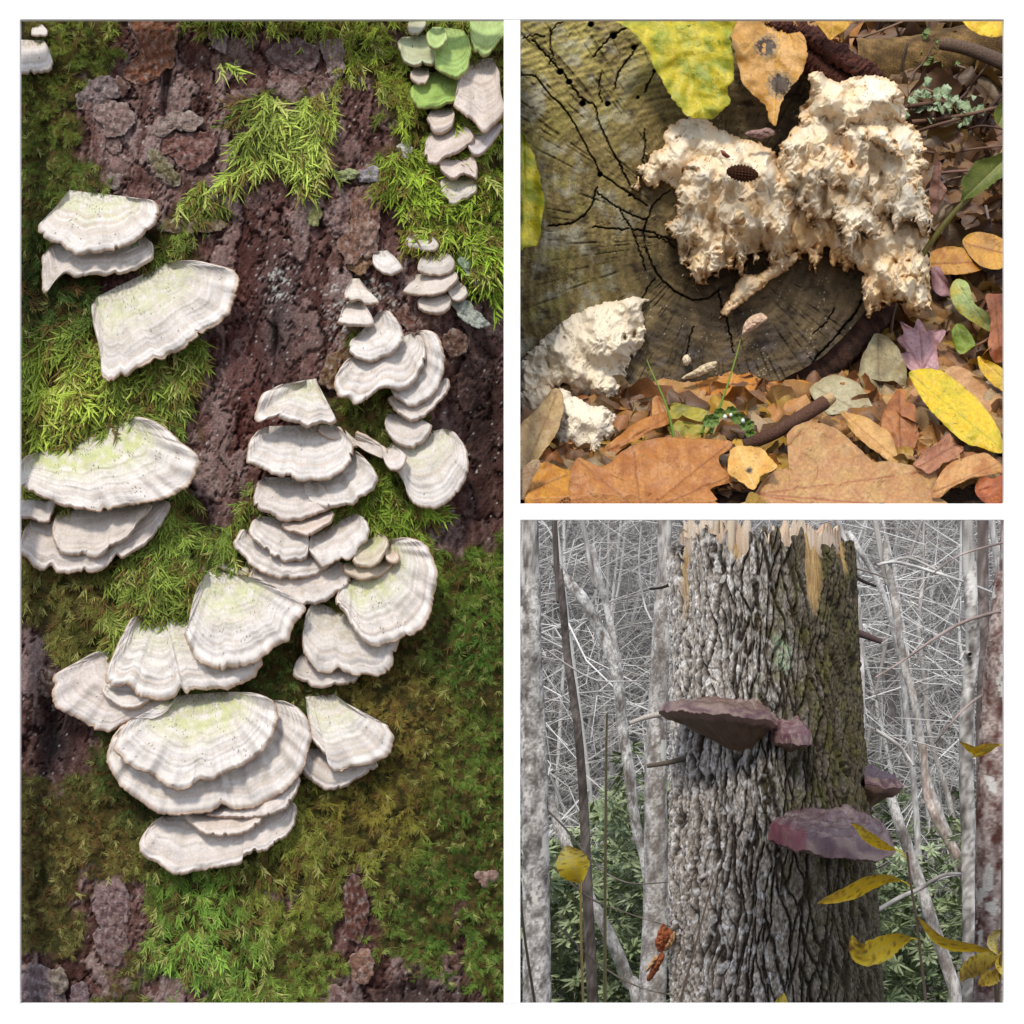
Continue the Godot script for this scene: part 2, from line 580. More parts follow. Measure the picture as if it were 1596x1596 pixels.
func bark_plates(t: Node3D) -> void:
	# outline, lift in mm, colour, name
	var plates := [
		["bark_plate", [205, 30, 275, 30, 274, 70, 270, 105, 255, 108, 248, 118, 225, 130, 205, 130, 190, 115, 205, 95, 215, 80, 212, 55], 12, C(150, 100, 76)],
		["bark_plate", [130, 138, 150, 118, 178, 120, 187, 150, 170, 158, 150, 172, 122, 170, 118, 150], 8, C(142, 124, 122)],
		["bark_plate", [148, 165, 185, 158, 208, 175, 205, 200, 185, 215, 165, 212, 158, 195, 148, 185], 14, C(148, 122, 116)],
		["bark_plate", [163, 215, 185, 212, 192, 232, 175, 240, 165, 228], 7, C(146, 118, 112)],
		["bark_plate", [183, 118, 200, 128, 200, 142, 192, 150, 184, 135], 10, C(126, 96, 88)],
		["bark_plate", [240, 200, 262, 180, 290, 172, 312, 182, 314, 195, 298, 208, 275, 200, 255, 214], 16, C(156, 136, 126)],
		["bark_plate", [232, 220, 250, 206, 285, 208, 330, 205, 338, 225, 325, 250, 300, 268, 280, 258, 262, 240, 240, 245], 9, C(136, 96, 88)],
		["bark_plate", [232, 230, 252, 240, 270, 262, 284, 275, 280, 290, 260, 285, 238, 265], 8, C(132, 122, 92)],
		["bark_plate", [165, 270, 180, 262, 190, 280, 182, 296, 166, 292], 6, C(150, 130, 124)],
		["bark_plate", [548, 300, 580, 285, 600, 300, 592, 340, 588, 375, 570, 395, 550, 415, 532, 398, 527, 375, 545, 350], 11, C(142, 106, 90)],
		["bark_plate", [566, 345, 585, 355, 588, 388, 575, 405, 560, 390], 15, C(160, 130, 116)],
		["bark_plate", [540, 395, 575, 398, 582, 412, 562, 426, 545, 420], 8, C(160, 124, 92)],
		["bark_plate", [420, 75, 450, 58, 490, 70, 495, 95, 470, 115, 440, 105, 418, 95], 9, C(126, 98, 96)],
		["bark_plate", [500, 65, 530, 62, 538, 95, 535, 120, 512, 118, 505, 95], 12, C(158, 134, 128)],
		["bark_plate", [325, 40, 345, 32, 355, 55, 350, 78, 332, 75], 12, C(156, 134, 132)],
		["bark_plate", [490, 120, 525, 128, 530, 160, 505, 170, 485, 155], 6, C(122, 92, 88)],
		["bark_plate", [560, 265, 585, 258, 592, 275, 578, 288, 562, 282], 14, C(176, 168, 172)],
		["bark_plate", [350, 150, 395, 140, 405, 185, 380, 210, 352, 195], 5, C(122, 88, 78)],
		["bark_plate", [150, 1395, 178, 1370, 200, 1395, 196, 1435, 165, 1450, 145, 1425], 7, C(140, 112, 112)],
		["bark_plate", [148, 1455, 185, 1445, 200, 1480, 182, 1505, 155, 1495], 9, C(130, 104, 102)],
		["bark_plate", [32, 1520, 65, 1505, 95, 1525, 98, 1575, 32, 1580], 9, C(136, 118, 122)],
		["bark_plate", [75, 1515, 100, 1510, 105, 1545, 85, 1550], 13, C(140, 124, 112)],
		["bark_plate", [112, 1540, 135, 1535, 140, 1575, 110, 1575], 9, C(128, 106, 110)],
		["bark_plate", [535, 1385, 552, 1360, 570, 1390, 572, 1440, 558, 1470, 538, 1450], 8, C(108, 70, 60)],
		["bark_plate", [545, 1490, 575, 1480, 582, 1520, 555, 1535], 9, C(150, 112, 96)],
		["bark_plate", [742, 1360, 770, 1355, 774, 1372, 758, 1380, 744, 1374], 12, C(170, 136, 124)],
		["bark_plate", [490, 1545, 530, 1535, 545, 1575, 490, 1580], 8, C(134, 104, 100)],
		["bark_plate", [520, 548, 545, 540, 548, 572, 530, 600, 500, 602, 505, 570], 10, C(134, 104, 76)],
		["bark_plate", [248, 345, 290, 338, 340, 342, 352, 352, 330, 362, 262, 362, 244, 356], 12, C(138, 118, 88)],
		["bark_plate", [620, 480, 668, 470, 690, 500, 670, 515, 630, 512], 6, C(126, 88, 76)],
		["bark_plate", [690, 520, 722, 515, 728, 545, 708, 560, 692, 548], 9, C(122, 92, 78)],
		["bark_plate", [315, 885, 328, 882, 330, 905, 315, 908], 14, C(150, 126, 118)],
		["bark_plate", [62, 1045, 85, 1040, 88, 1070, 72, 1088, 58, 1075], 6, C(92, 70, 60)],
		["lichen_flake", [715, 405, 735, 400, 752, 418, 760, 440, 748, 448, 730, 435], 18, C(170, 190, 160)],
		["lichen_flake", [700, 470, 720, 462, 742, 480, 758, 498, 762, 508, 728, 508, 715, 490], 14, C(186, 194, 182)],
		["lichen_flake", [525, 268, 545, 264, 562, 268, 550, 278, 530, 284], 18, C(172, 182, 126)],
		["lichen_flake", [618, 225, 635, 222, 642, 240, 630, 248, 622, 240], 12, C(214, 214, 200)],
		["lichen_flake", [478, 330, 500, 318, 498, 348, 485, 352], 10, C(150, 150, 96)]]
	var sd := 0.0
	for p in plates:
		sd += 7.3
		var lift: float = p[2] * 0.001
		var col: Color = p[3]
		var o := v2(p[1])
		var mid := Vector2.ZERO
		for q in o: mid += q / o.size()
		var tilt := Vector2(n1.get_noise_1d(sd), n1.get_noise_1d(sd + 40.0)) * 0.00022
		var zf := func(q: Vector2, r: float, _t: float) -> float:
			return trunk_z(q.x) + lift + (q - mid).dot(tilt) + nf.get_noise_2d(q.x / 16.0 + sd, q.y / 22.0) * 0.006 - 0.003 * r * r
		var cf := func(q: Vector2, r: float, _t: float) -> Color:
			var f := nf.get_noise_2d(q.x / 10.0, q.y / 16.0)
			return col.lerp(col * 0.7, clampf(0.15 + f * 1.3, 0, 1)).lerp(col.lerp(Color(0.6, 0.56, 0.54), 0.5), clampf(-f * 1.4, 0, 0.7) + (0.2 if r > 0.92 else 0.0))
		part(p[0], sheet(p[1], mid, mid, zf, cf, 2.6, 0.006, 4.0, 9.0, sd), M.bark, t)

# ---------------------------------------------------------------- bracket fungi
func cover(o: PackedVector2Array) -> void:
	if cover_grid.is_empty(): cover_grid.resize(400 * 400)
	var box := Rect2(o[0], Vector2.ZERO)
	for p in o: box = box.expand(p)
	for j in range(maxi(0, int(box.position.y / 4)), mini(399, int(box.end.y / 4) + 1)):
		for i in range(maxi(0, int(box.position.x / 4)), mini(399, int(box.end.x / 4) + 1)):
			if Geometry2D.is_point_in_polygon(Vector2(i * 4 + 2, j * 4 + 2), o): cover_grid[j * 400 + i] = 1

# one bracket: where it grows from (from a to b), its margin from end to end, how far it stands out and where its root lies, in mm
func bracket(label: String, root: Array, margin: Array, out_mm: float, base_mm: float, green := 0.0, tint := Color(1, 1, 1), group := "white bracket fungi on the mossy trunk") -> void:
	var a := Vector2(root[0], root[1])
	var b := Vector2(root[2], root[3])
	var ctl := v2(margin)
	ctl.insert(0, a.lerp(ctl[0], 0.35))
	ctl.push_back(b.lerp(ctl[ctl.size() - 1], 0.35))
	var length := 0.0
	for i in ctl.size() - 1: length += ctl[i].distance_to(ctl[i + 1])
	var far := 0.0
	for p in ctl: far = maxf(far, p.distance_to(on_segment(p, a, b)))
	var nu := clampi(int(length / 1.9), 28, 320)
	var rows := clampi(int(far / 2.2), 9, 64)
	var ring := curve(ctl, nu)
	var sd := a.x * 0.37 + b.y * 0.11
	var out := out_mm * 0.001
	var base := base_mm * 0.001
	var V := PackedVector3Array()
	var K := PackedColorArray()
	var RV := PackedVector3Array()
	var RK := PackedColorArray()
	var UV := PackedVector3Array()
	var UK := PackedColorArray()
	V.resize(nu * (rows + 1))
	K.resize(nu * (rows + 1))
	RV.resize(nu * 5)
	RK.resize(nu * 5)
	UV.resize(nu * 6)
	UK.resize(nu * 6)
	var white := C(217, 211, 207) * tint
	var warm := C(199, 184, 171) * tint
	var grey := C(186, 180, 181) * tint
	var tan := C(206, 174, 146) * tint.lerp(Color(1, 1, 1), 0.3)
	var alga := C(182, 190, 118)
	var dirt := C(130, 126, 100)
	var wide := maxf(far, 30.0)
	for i in nu:
		var t := float(i) / (nu - 1)
		var run := t * length
		var e := ring[i]
		var s := a.lerp(b, smoothstep(0.0, 1.0, t))
		var lobe := n1.get_noise_2d(run / 11.0, sd) * 1.3 + n1.get_noise_2d(run / 26.0, sd + 9.0) * 1.4 + n1.get_noise_2d(run / 4.5, sd + 5.0) * 0.7
		var notch := -4.5 * smoothstep(0.62, 0.85, n1.get_noise_2d(run / 17.0, sd + 33.0))
		var lace := (e - s).normalized() * (lobe + notch) * smoothstep(0.0, 0.1, t) * smoothstep(1.0, 0.9, t) * minf(1.0, wide / 60.0)
		var flute := n1.get_noise_2d(run / 30.0, sd + 20.0)
		var lift := 0.0
		var ends := 0.35 + 0.65 * pow(sin(PI * clampf(t, 0.02, 0.98)), 0.5)
		for j in rows + 1:
			var r := float(j) / rows
			var p := s.lerp(e, r) + lace * pow(r, 4)
			var band := r * wide / 15.0 + 0.25 * n1.get_noise_2d(run / 60.0, sd)
			var ring_h := sin(band * TAU + 2.5 * n1.get_noise_1d(band * 1.2 + sd)) * 0.5 + n1.get_noise_1d(band * 2.3 + sd)
			lift = out * ends * (0.22 * sin(r * PI) + r) + ring_h * 0.0009 * smoothstep(0.05, 0.3, r)
			lift += flute * out * 0.09 * r * r + n1.get_noise_2d(run / 9.0, sd + r * 1.5) * 0.0005 * r * r
			lift += n1.get_noise_2d(p.x / 48.0, p.y / 48.0 + sd) * 0.004
			if r > 0.93: lift -= 0.0035 * pow((r - 0.93) / 0.07, 2)
			V[j * nu + i] = P(p.x, p.y, trunk_z(p.x) + base + lift)
			var stain := nf.get_noise_2d(p.x / 26.0 + 60.0, p.y / 26.0)
			var k := white.lerp(warm, clampf(n1.get_noise_1d(band * 1.7 + sd) * 0.9 + 0.08, 0, 0.75))
			k = k.lerp(grey, clampf(n1.get_noise_1d(band * 2.6 + sd + 70.0) * 0.6, 0, 0.42))
			k = k.lerp(warm * 0.93, clampf(n1.get_noise_2d(run / 2.6, sd + r * 2.0) * 0.25, 0, 0.3))
			if r < 0.3: k = k.lerp(dirt, (0.3 - r) * 2.8 * clampf(0.4 + nf.get_noise_2d(p.x / 6.0, p.y / 6.0) * 2.0, 0, 1))
			if green > 0.0: k = k.lerp(alga, green * 0.85 * exp(-pow((r - 0.28) / 0.24, 2)) * clampf(0.75 + nf.get_noise_2d(p.x / 22.0, p.y / 22.0) * 1.3, 0, 1))
			k = k.lerp(C(176, 168, 150) * tint, clampf(stain * 1.2 - 0.12, 0, 0.35)) * (1.0 + 0.14 * nf.get_noise_2d(p.x / 5.0, p.y / 5.0))
			if r > 0.965: k = k.lerp(tan, smoothstep(0.965, 0.99, r) * 0.7)
			elif r > 0.88: k = k.lerp(white * 1.08, 0.6)
			if n1.get_noise_2d(p.x / 1.6 + sd, p.y / 1.6) + n1.get_noise_2d(p.x / 30.0, p.y / 30.0 + sd) * 0.35 > 0.98 + r * 0.16 - green * 0.14: k = C(62, 56, 50)
			K[j * nu + i] = k
		e += lace
		var outer := (e - s).normalized()
		var top := trunk_z(e.x) + base + lift
		var thick := 0.0055 + out * 0.05
		for q in 5:
			var w := sin(PI * q / 4.0) * (1.6 + out * 8.0)
			var pr := e + outer * w
			RV[q * nu + i] = P(pr.x, pr.y, top - thick * q / 4.0)
			RK[q * nu + i] = tan.lerp(warm, 0.3 + 0.4 * n1.get_noise_2d(run / 6.0, sd)) if q < 3 else tan.lerp(C(196, 168, 142), 0.5)
		for q in 6:
			var r := 1.0 - q / 5.0
			var p := s.lerp(e, 0.04 + r * 0.96)
			var z := trunk_z(p.x) + base + out * ends * r - thick - (1.0 - r) * (0.012 + out * 0.3)
			UV[q * nu + i] = P(p.x, p.y, z)
			UK[q * nu + i] = C(190, 172, 146) * tint
	var mid := (a + b) * 0.5
	var o := thing("bracket_fungus", label, "bracket fungus", group, P(mid.x, mid.y, trunk_z(mid.x)))
	part("cap", grid(nu, rows + 1, V, K), M.fungus, o)
	part("margin", grid(nu, 5, RV, RK), M.fungus, o)
	part("pore_surface", grid(nu, 6, UV, UK), M.fungus, o)
	var shape := PackedVector2Array([a])
	shape.append_array(ring)
	shape.push_back(b)
	var inner := PackedVector2Array()
	for p in shape: inner.push_back(p.lerp(mid, 0.12))
	cover(inner)

func brackets() -> void:
	var g := "white bracket fungi on the mossy trunk"
	# the group at the upper left
	bracket("small cut off white bracket high at the edge beside the orange bark plate", [28, 62, 68, 62], [25, 90, 25, 112, 45, 113, 60, 113, 75, 110, 83, 103, 80, 88, 74, 72], 26, 6)
	bracket("tiny peach and white bracket above the cut off one in moss", [52, 40, 66, 38], [49, 46, 50, 54, 60, 55, 72, 55, 74, 48], 14, 8)
	bracket("second tier bracket with a pointed corner tucked under the topmost fan", [88, 375, 222, 366], [72, 392, 66, 402, 67, 430, 67, 450, 72, 457, 80, 446, 87, 437, 105, 424, 118, 431, 135, 428, 150, 426, 162, 430, 172, 426, 180, 422, 186, 426, 210, 420, 228, 410, 238, 400, 237, 380], 40, 4)
	bracket("upper fan bracket with pale green root and one notched shoulder", [108, 296, 194, 306], [90, 318, 72, 338, 61, 350, 62, 362, 75, 374, 92, 378, 100, 383, 107, 390, 125, 397, 140, 392, 150, 392, 175, 389, 190, 384, 205, 378, 217, 370, 225, 361, 238, 350, 246, 332, 243, 318, 233, 311, 212, 310], 58, 10, 0.5)
	bracket("large slanting bracket with a long sawtooth lower edge beside bare bark", [152, 462, 258, 410], [143, 478, 146, 505, 152, 530, 157, 558, 158, 580, 164, 590, 171, 594, 182, 588, 189, 580, 196, 586, 208, 577, 225, 568, 240, 558, 250, 560, 265, 551, 280, 545, 295, 532, 310, 521, 330, 510, 345, 498, 356, 485, 363, 468, 369, 448, 369, 430, 360, 420, 340, 414, 310, 407, 285, 406], 62, 6, 0.55)
	bracket("grey layer lobe at the frame edge under the widest bracket", [30, 772, 78, 776], [24, 795, 24, 806, 42, 806, 55, 809, 63, 813, 75, 812, 80, 806, 83, 794, 88, 782], 52, 4, 0.0, Color(0.94, 0.92, 0.92))
	bracket("lowest ragged tier of the stack under the widest bracket", [52, 806, 250, 776], [38, 826, 33, 845, 31, 860, 42, 868, 55, 882, 68, 888, 80, 881, 90, 892, 105, 893, 122, 889, 150, 891, 165, 882, 172, 875, 178, 866, 182, 862, 190, 868, 205, 862, 225, 849, 245, 826, 262, 797, 264, 784], 46, 2, 0.0, Color(0.95, 0.93, 0.92))
	bracket("smooth middle tier with an orange margin under the widest bracket", [92, 794, 228, 776], [84, 812, 82, 830, 87, 848, 98, 862, 125, 866, 150, 869, 165, 860, 171, 850, 180, 848, 196, 840, 207, 828, 213, 815, 226, 805, 236, 790], 56, 8, 0.0, Color(0.96, 0.94, 0.92))
	bracket("widest bracket with green centre and bark debris at its notched root", [62, 704, 196, 656], [40, 712, 24, 735, 24, 756, 38, 760, 55, 769, 75, 776, 95, 786, 112, 790, 130, 793, 150, 796, 165, 794, 190, 788, 220, 784, 240, 780, 258, 776, 278, 765, 294, 756, 301, 742, 303, 732, 310, 724, 307, 710, 297, 700, 282, 690, 268, 676, 250, 662, 232, 654, 214, 650], 76, 12, 0.9)
	# the long stack in the middle
	bracket("thin tan lip under the pointed capped bracket of the middle stack", [500, 662, 520, 664], [497, 672, 506, 680, 518, 685, 530, 684, 535, 676, 530, 666], 34, 12, 0.0, Color(0.9, 0.84, 0.78))
	bracket("long narrow tongue bracket pointing to the large round bracket", [536, 666, 552, 690], [546, 694, 560, 698, 575, 706, 586, 711, 596, 714, 602, 706, 601, 698, 590, 690, 575, 682, 556, 674], 32, 6, 0.0, Color(0.95, 0.92, 0.9))
	bracket("broad tier with a scalloped edge leaning beside the round tier of the stack", [490, 744, 548, 702], [474, 756, 477, 770, 484, 782, 494, 788, 505, 790, 518, 790, 530, 788, 545, 786, 553, 784, 560, 775, 570, 770, 580, 764, 587, 750, 585, 736, 577, 724, 566, 712, 556, 704], 58, 4)
	bracket("pointed cap bracket at the head of the middle stack", [478, 592, 493, 590], [465, 597, 440, 599, 424, 606, 410, 614, 404, 630, 399, 645, 398, 654, 406, 657, 415, 653, 430, 650, 442, 653, 450, 655, 463, 658, 480, 664, 492, 660, 502, 657, 515, 660, 522, 655, 521, 647, 510, 635, 502, 620, 496, 602], 66, 20, 0.45)
	bracket("wide domed tier with fine rings just under the pointed cap", [420, 664, 520, 662], [402, 672, 390, 688, 386, 705, 386, 718, 396, 724, 410, 729, 425, 738, 440, 742, 455, 744, 468, 750, 478, 747, 488, 747, 500, 748, 520, 742, 535, 731, 545, 720, 550, 705, 548, 690, 536, 674], 68, 10)
	bracket("third tier bracket in shade under the domed tier", [412, 744, 490, 744], [402, 752, 397, 768, 396, 780, 402, 792, 415, 797, 430, 805, 440, 810, 452, 811, 468, 809, 480, 805, 500, 799, 514, 790, 514, 776, 506, 760], 54, 8, 0.0, Color(0.95, 0.93, 0.92))
	bracket("narrow orange edged lip between two tiers of the stack", [450, 806, 512, 792], [440, 818, 447, 825, 458, 828, 468, 832, 480, 835, 492, 829, 505, 820, 516, 812, 520, 800], 58, 12, 0.0, Color(0.96, 0.88, 0.83))
	bracket("half of a split tier with its scalloped edge toward the moss", [408, 804, 476, 816], [394, 812, 389, 828, 394, 840, 402, 846, 412, 856, 422, 863, 432, 869, 445, 874, 455, 872, 463, 871, 470, 873, 478, 868, 481, 850, 480, 832], 52, 8)
	bracket("half of a split tier that meets the green edged shells", [486, 832, 552, 800], [481, 848, 482, 860, 489, 868, 497, 878, 502, 882, 515, 879, 524, 872, 532, 868, 540, 872, 546, 869, 553, 864, 560, 850, 572, 840, 575, 826, 570, 812, 562, 804], 56, 10)
	bracket("long finely scalloped tier with toothed rim low in the stack", [392, 828, 498, 858], [378, 826, 369, 838, 365, 848, 372, 858, 383, 870, 388, 878, 400, 886, 412, 891, 420, 897, 430, 898, 437, 901, 445, 898, 455, 902, 470, 899, 490, 895, 502, 888, 512, 880], 44, 4)
	bracket("lowest tier of the middle stack with split scalloped edge", [408, 884, 520, 868], [396, 884, 389, 900, 392, 912, 402, 917, 418, 928, 430, 939, 447, 944, 460, 940, 472, 943, 479, 938, 490, 942, 500, 938, 509, 934, 516, 929, 524, 922, 535, 919, 545, 905, 544, 892, 534, 878], 42, 2)
	bracket("moss green shell bracket with a brown rim beside the split tier", [566, 846, 590, 832], [553, 866, 550, 876, 560, 882, 575, 884, 590, 876, 600, 862, 605, 846, 600, 836], 56, 16, 0.7, Color(0.84, 0.8, 0.68), "green edged shells in the middle stack")
	bracket("lower green shell bracket with an orange rim over the round bracket", [546, 874, 604, 864], [536, 880, 538, 890, 548, 897, 562, 903, 580, 900, 595, 896, 604, 888, 612, 878], 46, 12, 0.7, Color(0.86, 0.78, 0.66), "green edged shells in the middle stack")
	bracket("little orange folded shell at the end of the green shells", [602, 850, 612, 852], [600, 864, 604, 874, 614, 878, 622, 872, 620, 862], 52, 16, 0.2, Color(0.92, 0.82, 0.72), "green edged shells in the middle stack")
	bracket("small dull tongue half hidden in moss beside the lowest tier", [342, 876, 380, 882], [342, 884, 356, 890, 372, 896, 386, 896, 388, 886], 16, 4, 0.4, Color(0.8, 0.78, 0.7))
	bracket("tall round bracket with a green bowl on ochre moss", [545, 905, 598, 846], [526, 925, 526, 942, 540, 956, 546, 970, 555, 985, 568, 999, 580, 1006, 590, 1008, 600, 1003, 612, 999, 622, 996, 632, 988, 640, 991, 652, 982, 662, 972, 671, 952, 675, 930, 680, 905, 679, 885, 672, 866, 664, 852, 650, 842, 632, 838, 615, 840], 64, 14, 0.75)
	bracket("grey broad fan beneath the tall round bracket", [490, 936, 545, 960], [480, 950, 474, 972, 471, 995, 474, 1015, 486, 1035, 500, 1048, 515, 1047, 527, 1040, 534, 1044, 545, 1049, 556, 1053, 570, 1050, 585, 1053, 600, 1049, 610, 1036, 615, 1018, 619, 1000, 615, 985], 50, 6, 0.15, Color(0.95, 0.94, 0.93))
	bracket("thin lower layer peeping from under the grey broad fan", [476, 1016, 552, 1028], [466, 1025, 459, 1038, 459, 1052, 468, 1060, 478, 1062, 488, 1070, 502, 1071, 515, 1069, 520, 1065, 530, 1066, 545, 1065, 555, 1058, 564, 1045], 36, 2, 0.0, Color(0.93, 0.9, 0.88))
	# the cluster at the lower left
	bracket("spotted fan sloping toward black bark lowest of its cluster", [176, 1012, 232, 1040], [150, 1016, 130, 1026, 112, 1036, 88, 1050, 84, 1060, 87, 1068, 82, 1080, 86, 1098, 98, 1108, 108, 1113, 125, 1121, 145, 1135, 158, 1138, 170, 1140, 180, 1135, 190, 1130, 208, 1121, 230, 1120, 255, 1119, 264, 1108, 267, 1092], 36, 2, 0.0, Color(0.97, 0.95, 0.95))
	bracket("small hidden lip under the wavy fan", [172, 1064, 226, 1068], [160, 1074, 164, 1085, 175, 1093, 190, 1103, 212, 1103, 225, 1097, 233, 1090, 236, 1080], 54, 2)
	bracket("wavy fan dusted with black specks and a curled front lip", [226, 956, 288, 968], [206, 964, 196, 980, 186, 1000, 175, 1024, 167, 1045, 165, 1060, 172, 1068, 182, 1070, 190, 1068, 200, 1066, 208, 1072, 214, 1084, 225, 1086, 238, 1089, 250, 1090, 265, 1088, 275, 1082, 281, 1070, 290, 1080, 300, 1074, 320, 1073, 340, 1072, 350, 1074, 362, 1070, 380, 1063, 396, 1052, 407, 1032, 396, 1010], 56, 8, 0.3)
	bracket("fan with concentric ridges and a yellow green throat", [326, 888, 370, 896], [311, 910, 303, 930, 298, 950, 294, 970, 288, 986, 291, 998, 298, 1012, 305, 1026, 320, 1035, 332, 1041, 343, 1044, 356, 1038, 370, 1040, 386, 1035, 400, 1030, 408, 1022, 418, 1019, 424, 1010, 432, 1004, 445, 1000, 452, 988, 458, 975, 466, 962, 475, 946, 455, 930, 430, 915, 402, 902], 66, 14, 0.65)
	# the big cluster below
	bracket("lowest plain white bracket of the big bottom cluster", [258, 1270, 438, 1246], [246, 1276, 235, 1286, 224, 1300, 218, 1315, 221, 1328, 230, 1338, 245, 1344, 260, 1354, 275, 1362, 300, 1358, 330, 1353, 352, 1350, 375, 1345, 380, 1333, 395, 1330, 412, 1325, 430, 1312, 448, 1301, 456, 1288, 461, 1268, 458, 1252], 52, 2, 0.0, Color(1.02, 1.01, 1.01))
	bracket("dull middle layer pressed between two white tiers of the bottom cluster", [300, 1262, 396, 1248], [290, 1272, 298, 1284, 310, 1293, 326, 1301, 350, 1303, 380, 1298, 400, 1286, 410, 1268], 66, 4, 0.0, Color(0.95, 0.91, 0.88))
	bracket("side layer with a pink brown crease in the bottom cluster", [345, 1255, 448, 1196], [322, 1270, 348, 1272, 370, 1274, 395, 1273, 420, 1270, 440, 1262, 452, 1250, 463, 1232, 466, 1212], 62, 6, 0.0, Color(0.98, 0.95, 0.94))
	bracket("broad second tier spreading behind the largest fan of the bottom cluster", [228, 1124, 412, 1090], [192, 1130, 176, 1152, 168, 1175, 172, 1196, 182, 1214, 192, 1227, 215, 1245, 240, 1262, 256, 1268, 272, 1270, 300, 1268, 328, 1263, 345, 1252, 358, 1257, 372, 1261, 400, 1255, 430, 1240, 455, 1222, 468, 1204, 477, 1180, 484, 1152, 481, 1128, 468, 1107, 444, 1093], 66, 6)
	bracket("largest fan with green throat and rippled edge of the bottom cluster", [274, 1084, 352, 1078], [264, 1104, 246, 1118, 224, 1122, 204, 1122, 190, 1138, 181, 1156, 180, 1170, 188, 1178, 196, 1186, 206, 1195, 218, 1200, 235, 1206, 248, 1215, 258, 1223, 270, 1229, 285, 1231, 296, 1226, 310, 1215, 325, 1217, 338, 1210, 348, 1204, 370, 1195, 392, 1183, 408, 1170, 418, 1156, 425, 1140, 431, 1120, 429, 1102, 418, 1088, 395, 1080], 84, 14, 0.85)
	bracket("under layer of the two lobed fan beside the bottom cluster", [484, 1160, 572, 1172], [474, 1166, 469, 1186, 475, 1206, 490, 1220, 505, 1228, 518, 1231, 535, 1226, 552, 1215, 570, 1206, 588, 1192], 34, 2, 0.0, Color(0.96, 0.94, 0.93))
	bracket("two lobed fan with a forked greenish stem on ochre moss", [476, 1086, 522, 1082], [478, 1108, 482, 1130, 486, 1150, 492, 1160, 502, 1170, 510, 1178, 511, 1190, 516, 1199, 526, 1202, 545, 1195, 562, 1193, 577, 1189, 600, 1180, 609, 1164, 613, 1148, 606, 1133, 595, 1126, 575, 1120, 555, 1108, 535, 1092], 54, 8, 0.4)
	# the stack on the upper right
	bracket("small lone bracket next to the little grey stack", [584, 392, 604, 390], [581, 400, 582, 412, 590, 421, 602, 427, 615, 427, 627, 419, 622, 408, 613, 398], 26, 4)
	bracket("top grey bracket of the little stack under moss fronds", [646, 360, 664, 360], [637, 368, 631, 378, 640, 386, 652, 388, 664, 391, 678, 390, 683, 380, 674, 368], 30, 8, 0.0, Color(0.84, 0.83, 0.8), "brackets of the little grey stack")
	bracket("frayed grey bracket with whiskered edge second in the little stack", [662, 396, 694, 392], [654, 406, 652, 420, 664, 427, 678, 428, 692, 428, 706, 420, 708, 408, 702, 398], 32, 10, 0.0, Color(0.84, 0.82, 0.79), "brackets of the little grey stack")
	bracket("lip with pale corner at the side of the little grey stack", [700, 440, 716, 438], [698, 455, 704, 466, 716, 469, 728, 460, 726, 448], 22, 4, 0.0, Color(1, 0.98, 0.96), "brackets of the little grey stack")
	bracket("lowest rounded bracket of the little grey stack", [662, 458, 694, 456], [652, 468, 654, 480, 664, 486, 680, 490, 694, 486, 702, 477, 702, 464], 30, 4, 0.0, Color(0.92, 0.88, 0.84), "brackets of the little grey stack")
	bracket("widest bracket of the little grey stack with a drooping corner", [648, 428, 702, 420], [640, 440, 630, 452, 640, 459, 656, 460, 672, 460, 690, 456, 704, 446, 713, 436, 712, 426], 36, 8, 0.0, Color(0.9, 0.86, 0.82), "brackets of the little grey stack")
	bracket("hanging layer third below the two lobed shelf against dark bark", [606, 644, 646, 648], [600, 656, 603, 672, 610, 683, 622, 692, 640, 698, 655, 692, 666, 678, 672, 664, 660, 655], 38, 4, 0.0, Color(0.96, 0.95, 0.94))
	bracket("hanging layer second below the two lobed shelf", [622, 612, 682, 590], [606, 620, 610, 630, 620, 642, 632, 651, 645, 656, 658, 650, 670, 640, 684, 626, 696, 610, 700, 600, 696, 590], 40, 4, 0.0, Color(0.96, 0.94, 0.93))
	bracket("rear lobe of the two lobed shelf beside the dark hollow", [622, 575, 642, 522], [610, 606, 618, 620, 632, 629, 645, 633, 658, 628, 670, 620, 680, 606, 688, 588, 692, 562, 689, 546, 684, 530, 674, 518, 658, 515], 46, 6)
	bracket("front lobe of the two lobed shelf with a wavy edge", [560, 552, 640, 520], [542, 560, 530, 575, 523, 592, 523, 606, 531, 617, 545, 620, 555, 629, 570, 622, 584, 610, 596, 604, 610, 604, 622, 607, 638, 601, 648, 592, 654, 578, 662, 562, 662, 540, 654, 524], 58, 12)
	bracket("rounded bracket above the two lobed shelf", [558, 522, 590, 486], [548, 530, 544, 544, 552, 553, 564, 559, 577, 562, 592, 558, 612, 550, 618, 540, 627, 528, 625, 512, 616, 496, 604, 485], 54, 14)
	bracket("cream bracket with a flat lower edge second in the upper stack", [540, 470, 562, 470], [533, 482, 530, 494, 527, 502, 540, 506, 555, 507, 568, 508, 582, 505, 579, 492, 570, 476], 44, 18, 0.0, Color(0.98, 0.95, 0.92))
	bracket("topmost cream bracket of the upper stack with frosted root", [548, 434, 560, 434], [541, 446, 537, 458, 540, 468, 552, 469, 562, 468, 570, 474, 582, 474, 590, 470, 580, 458, 568, 444], 36, 18, 0.0, Color(0.98, 0.95, 0.9))
	bracket("small tongue over the side of the large round bracket", [596, 698, 612, 696], [597, 712, 602, 724, 610, 732, 622, 732, 630, 722, 632, 710, 622, 700], 62, 14, 0.0, Color(0.95, 0.93, 0.92))
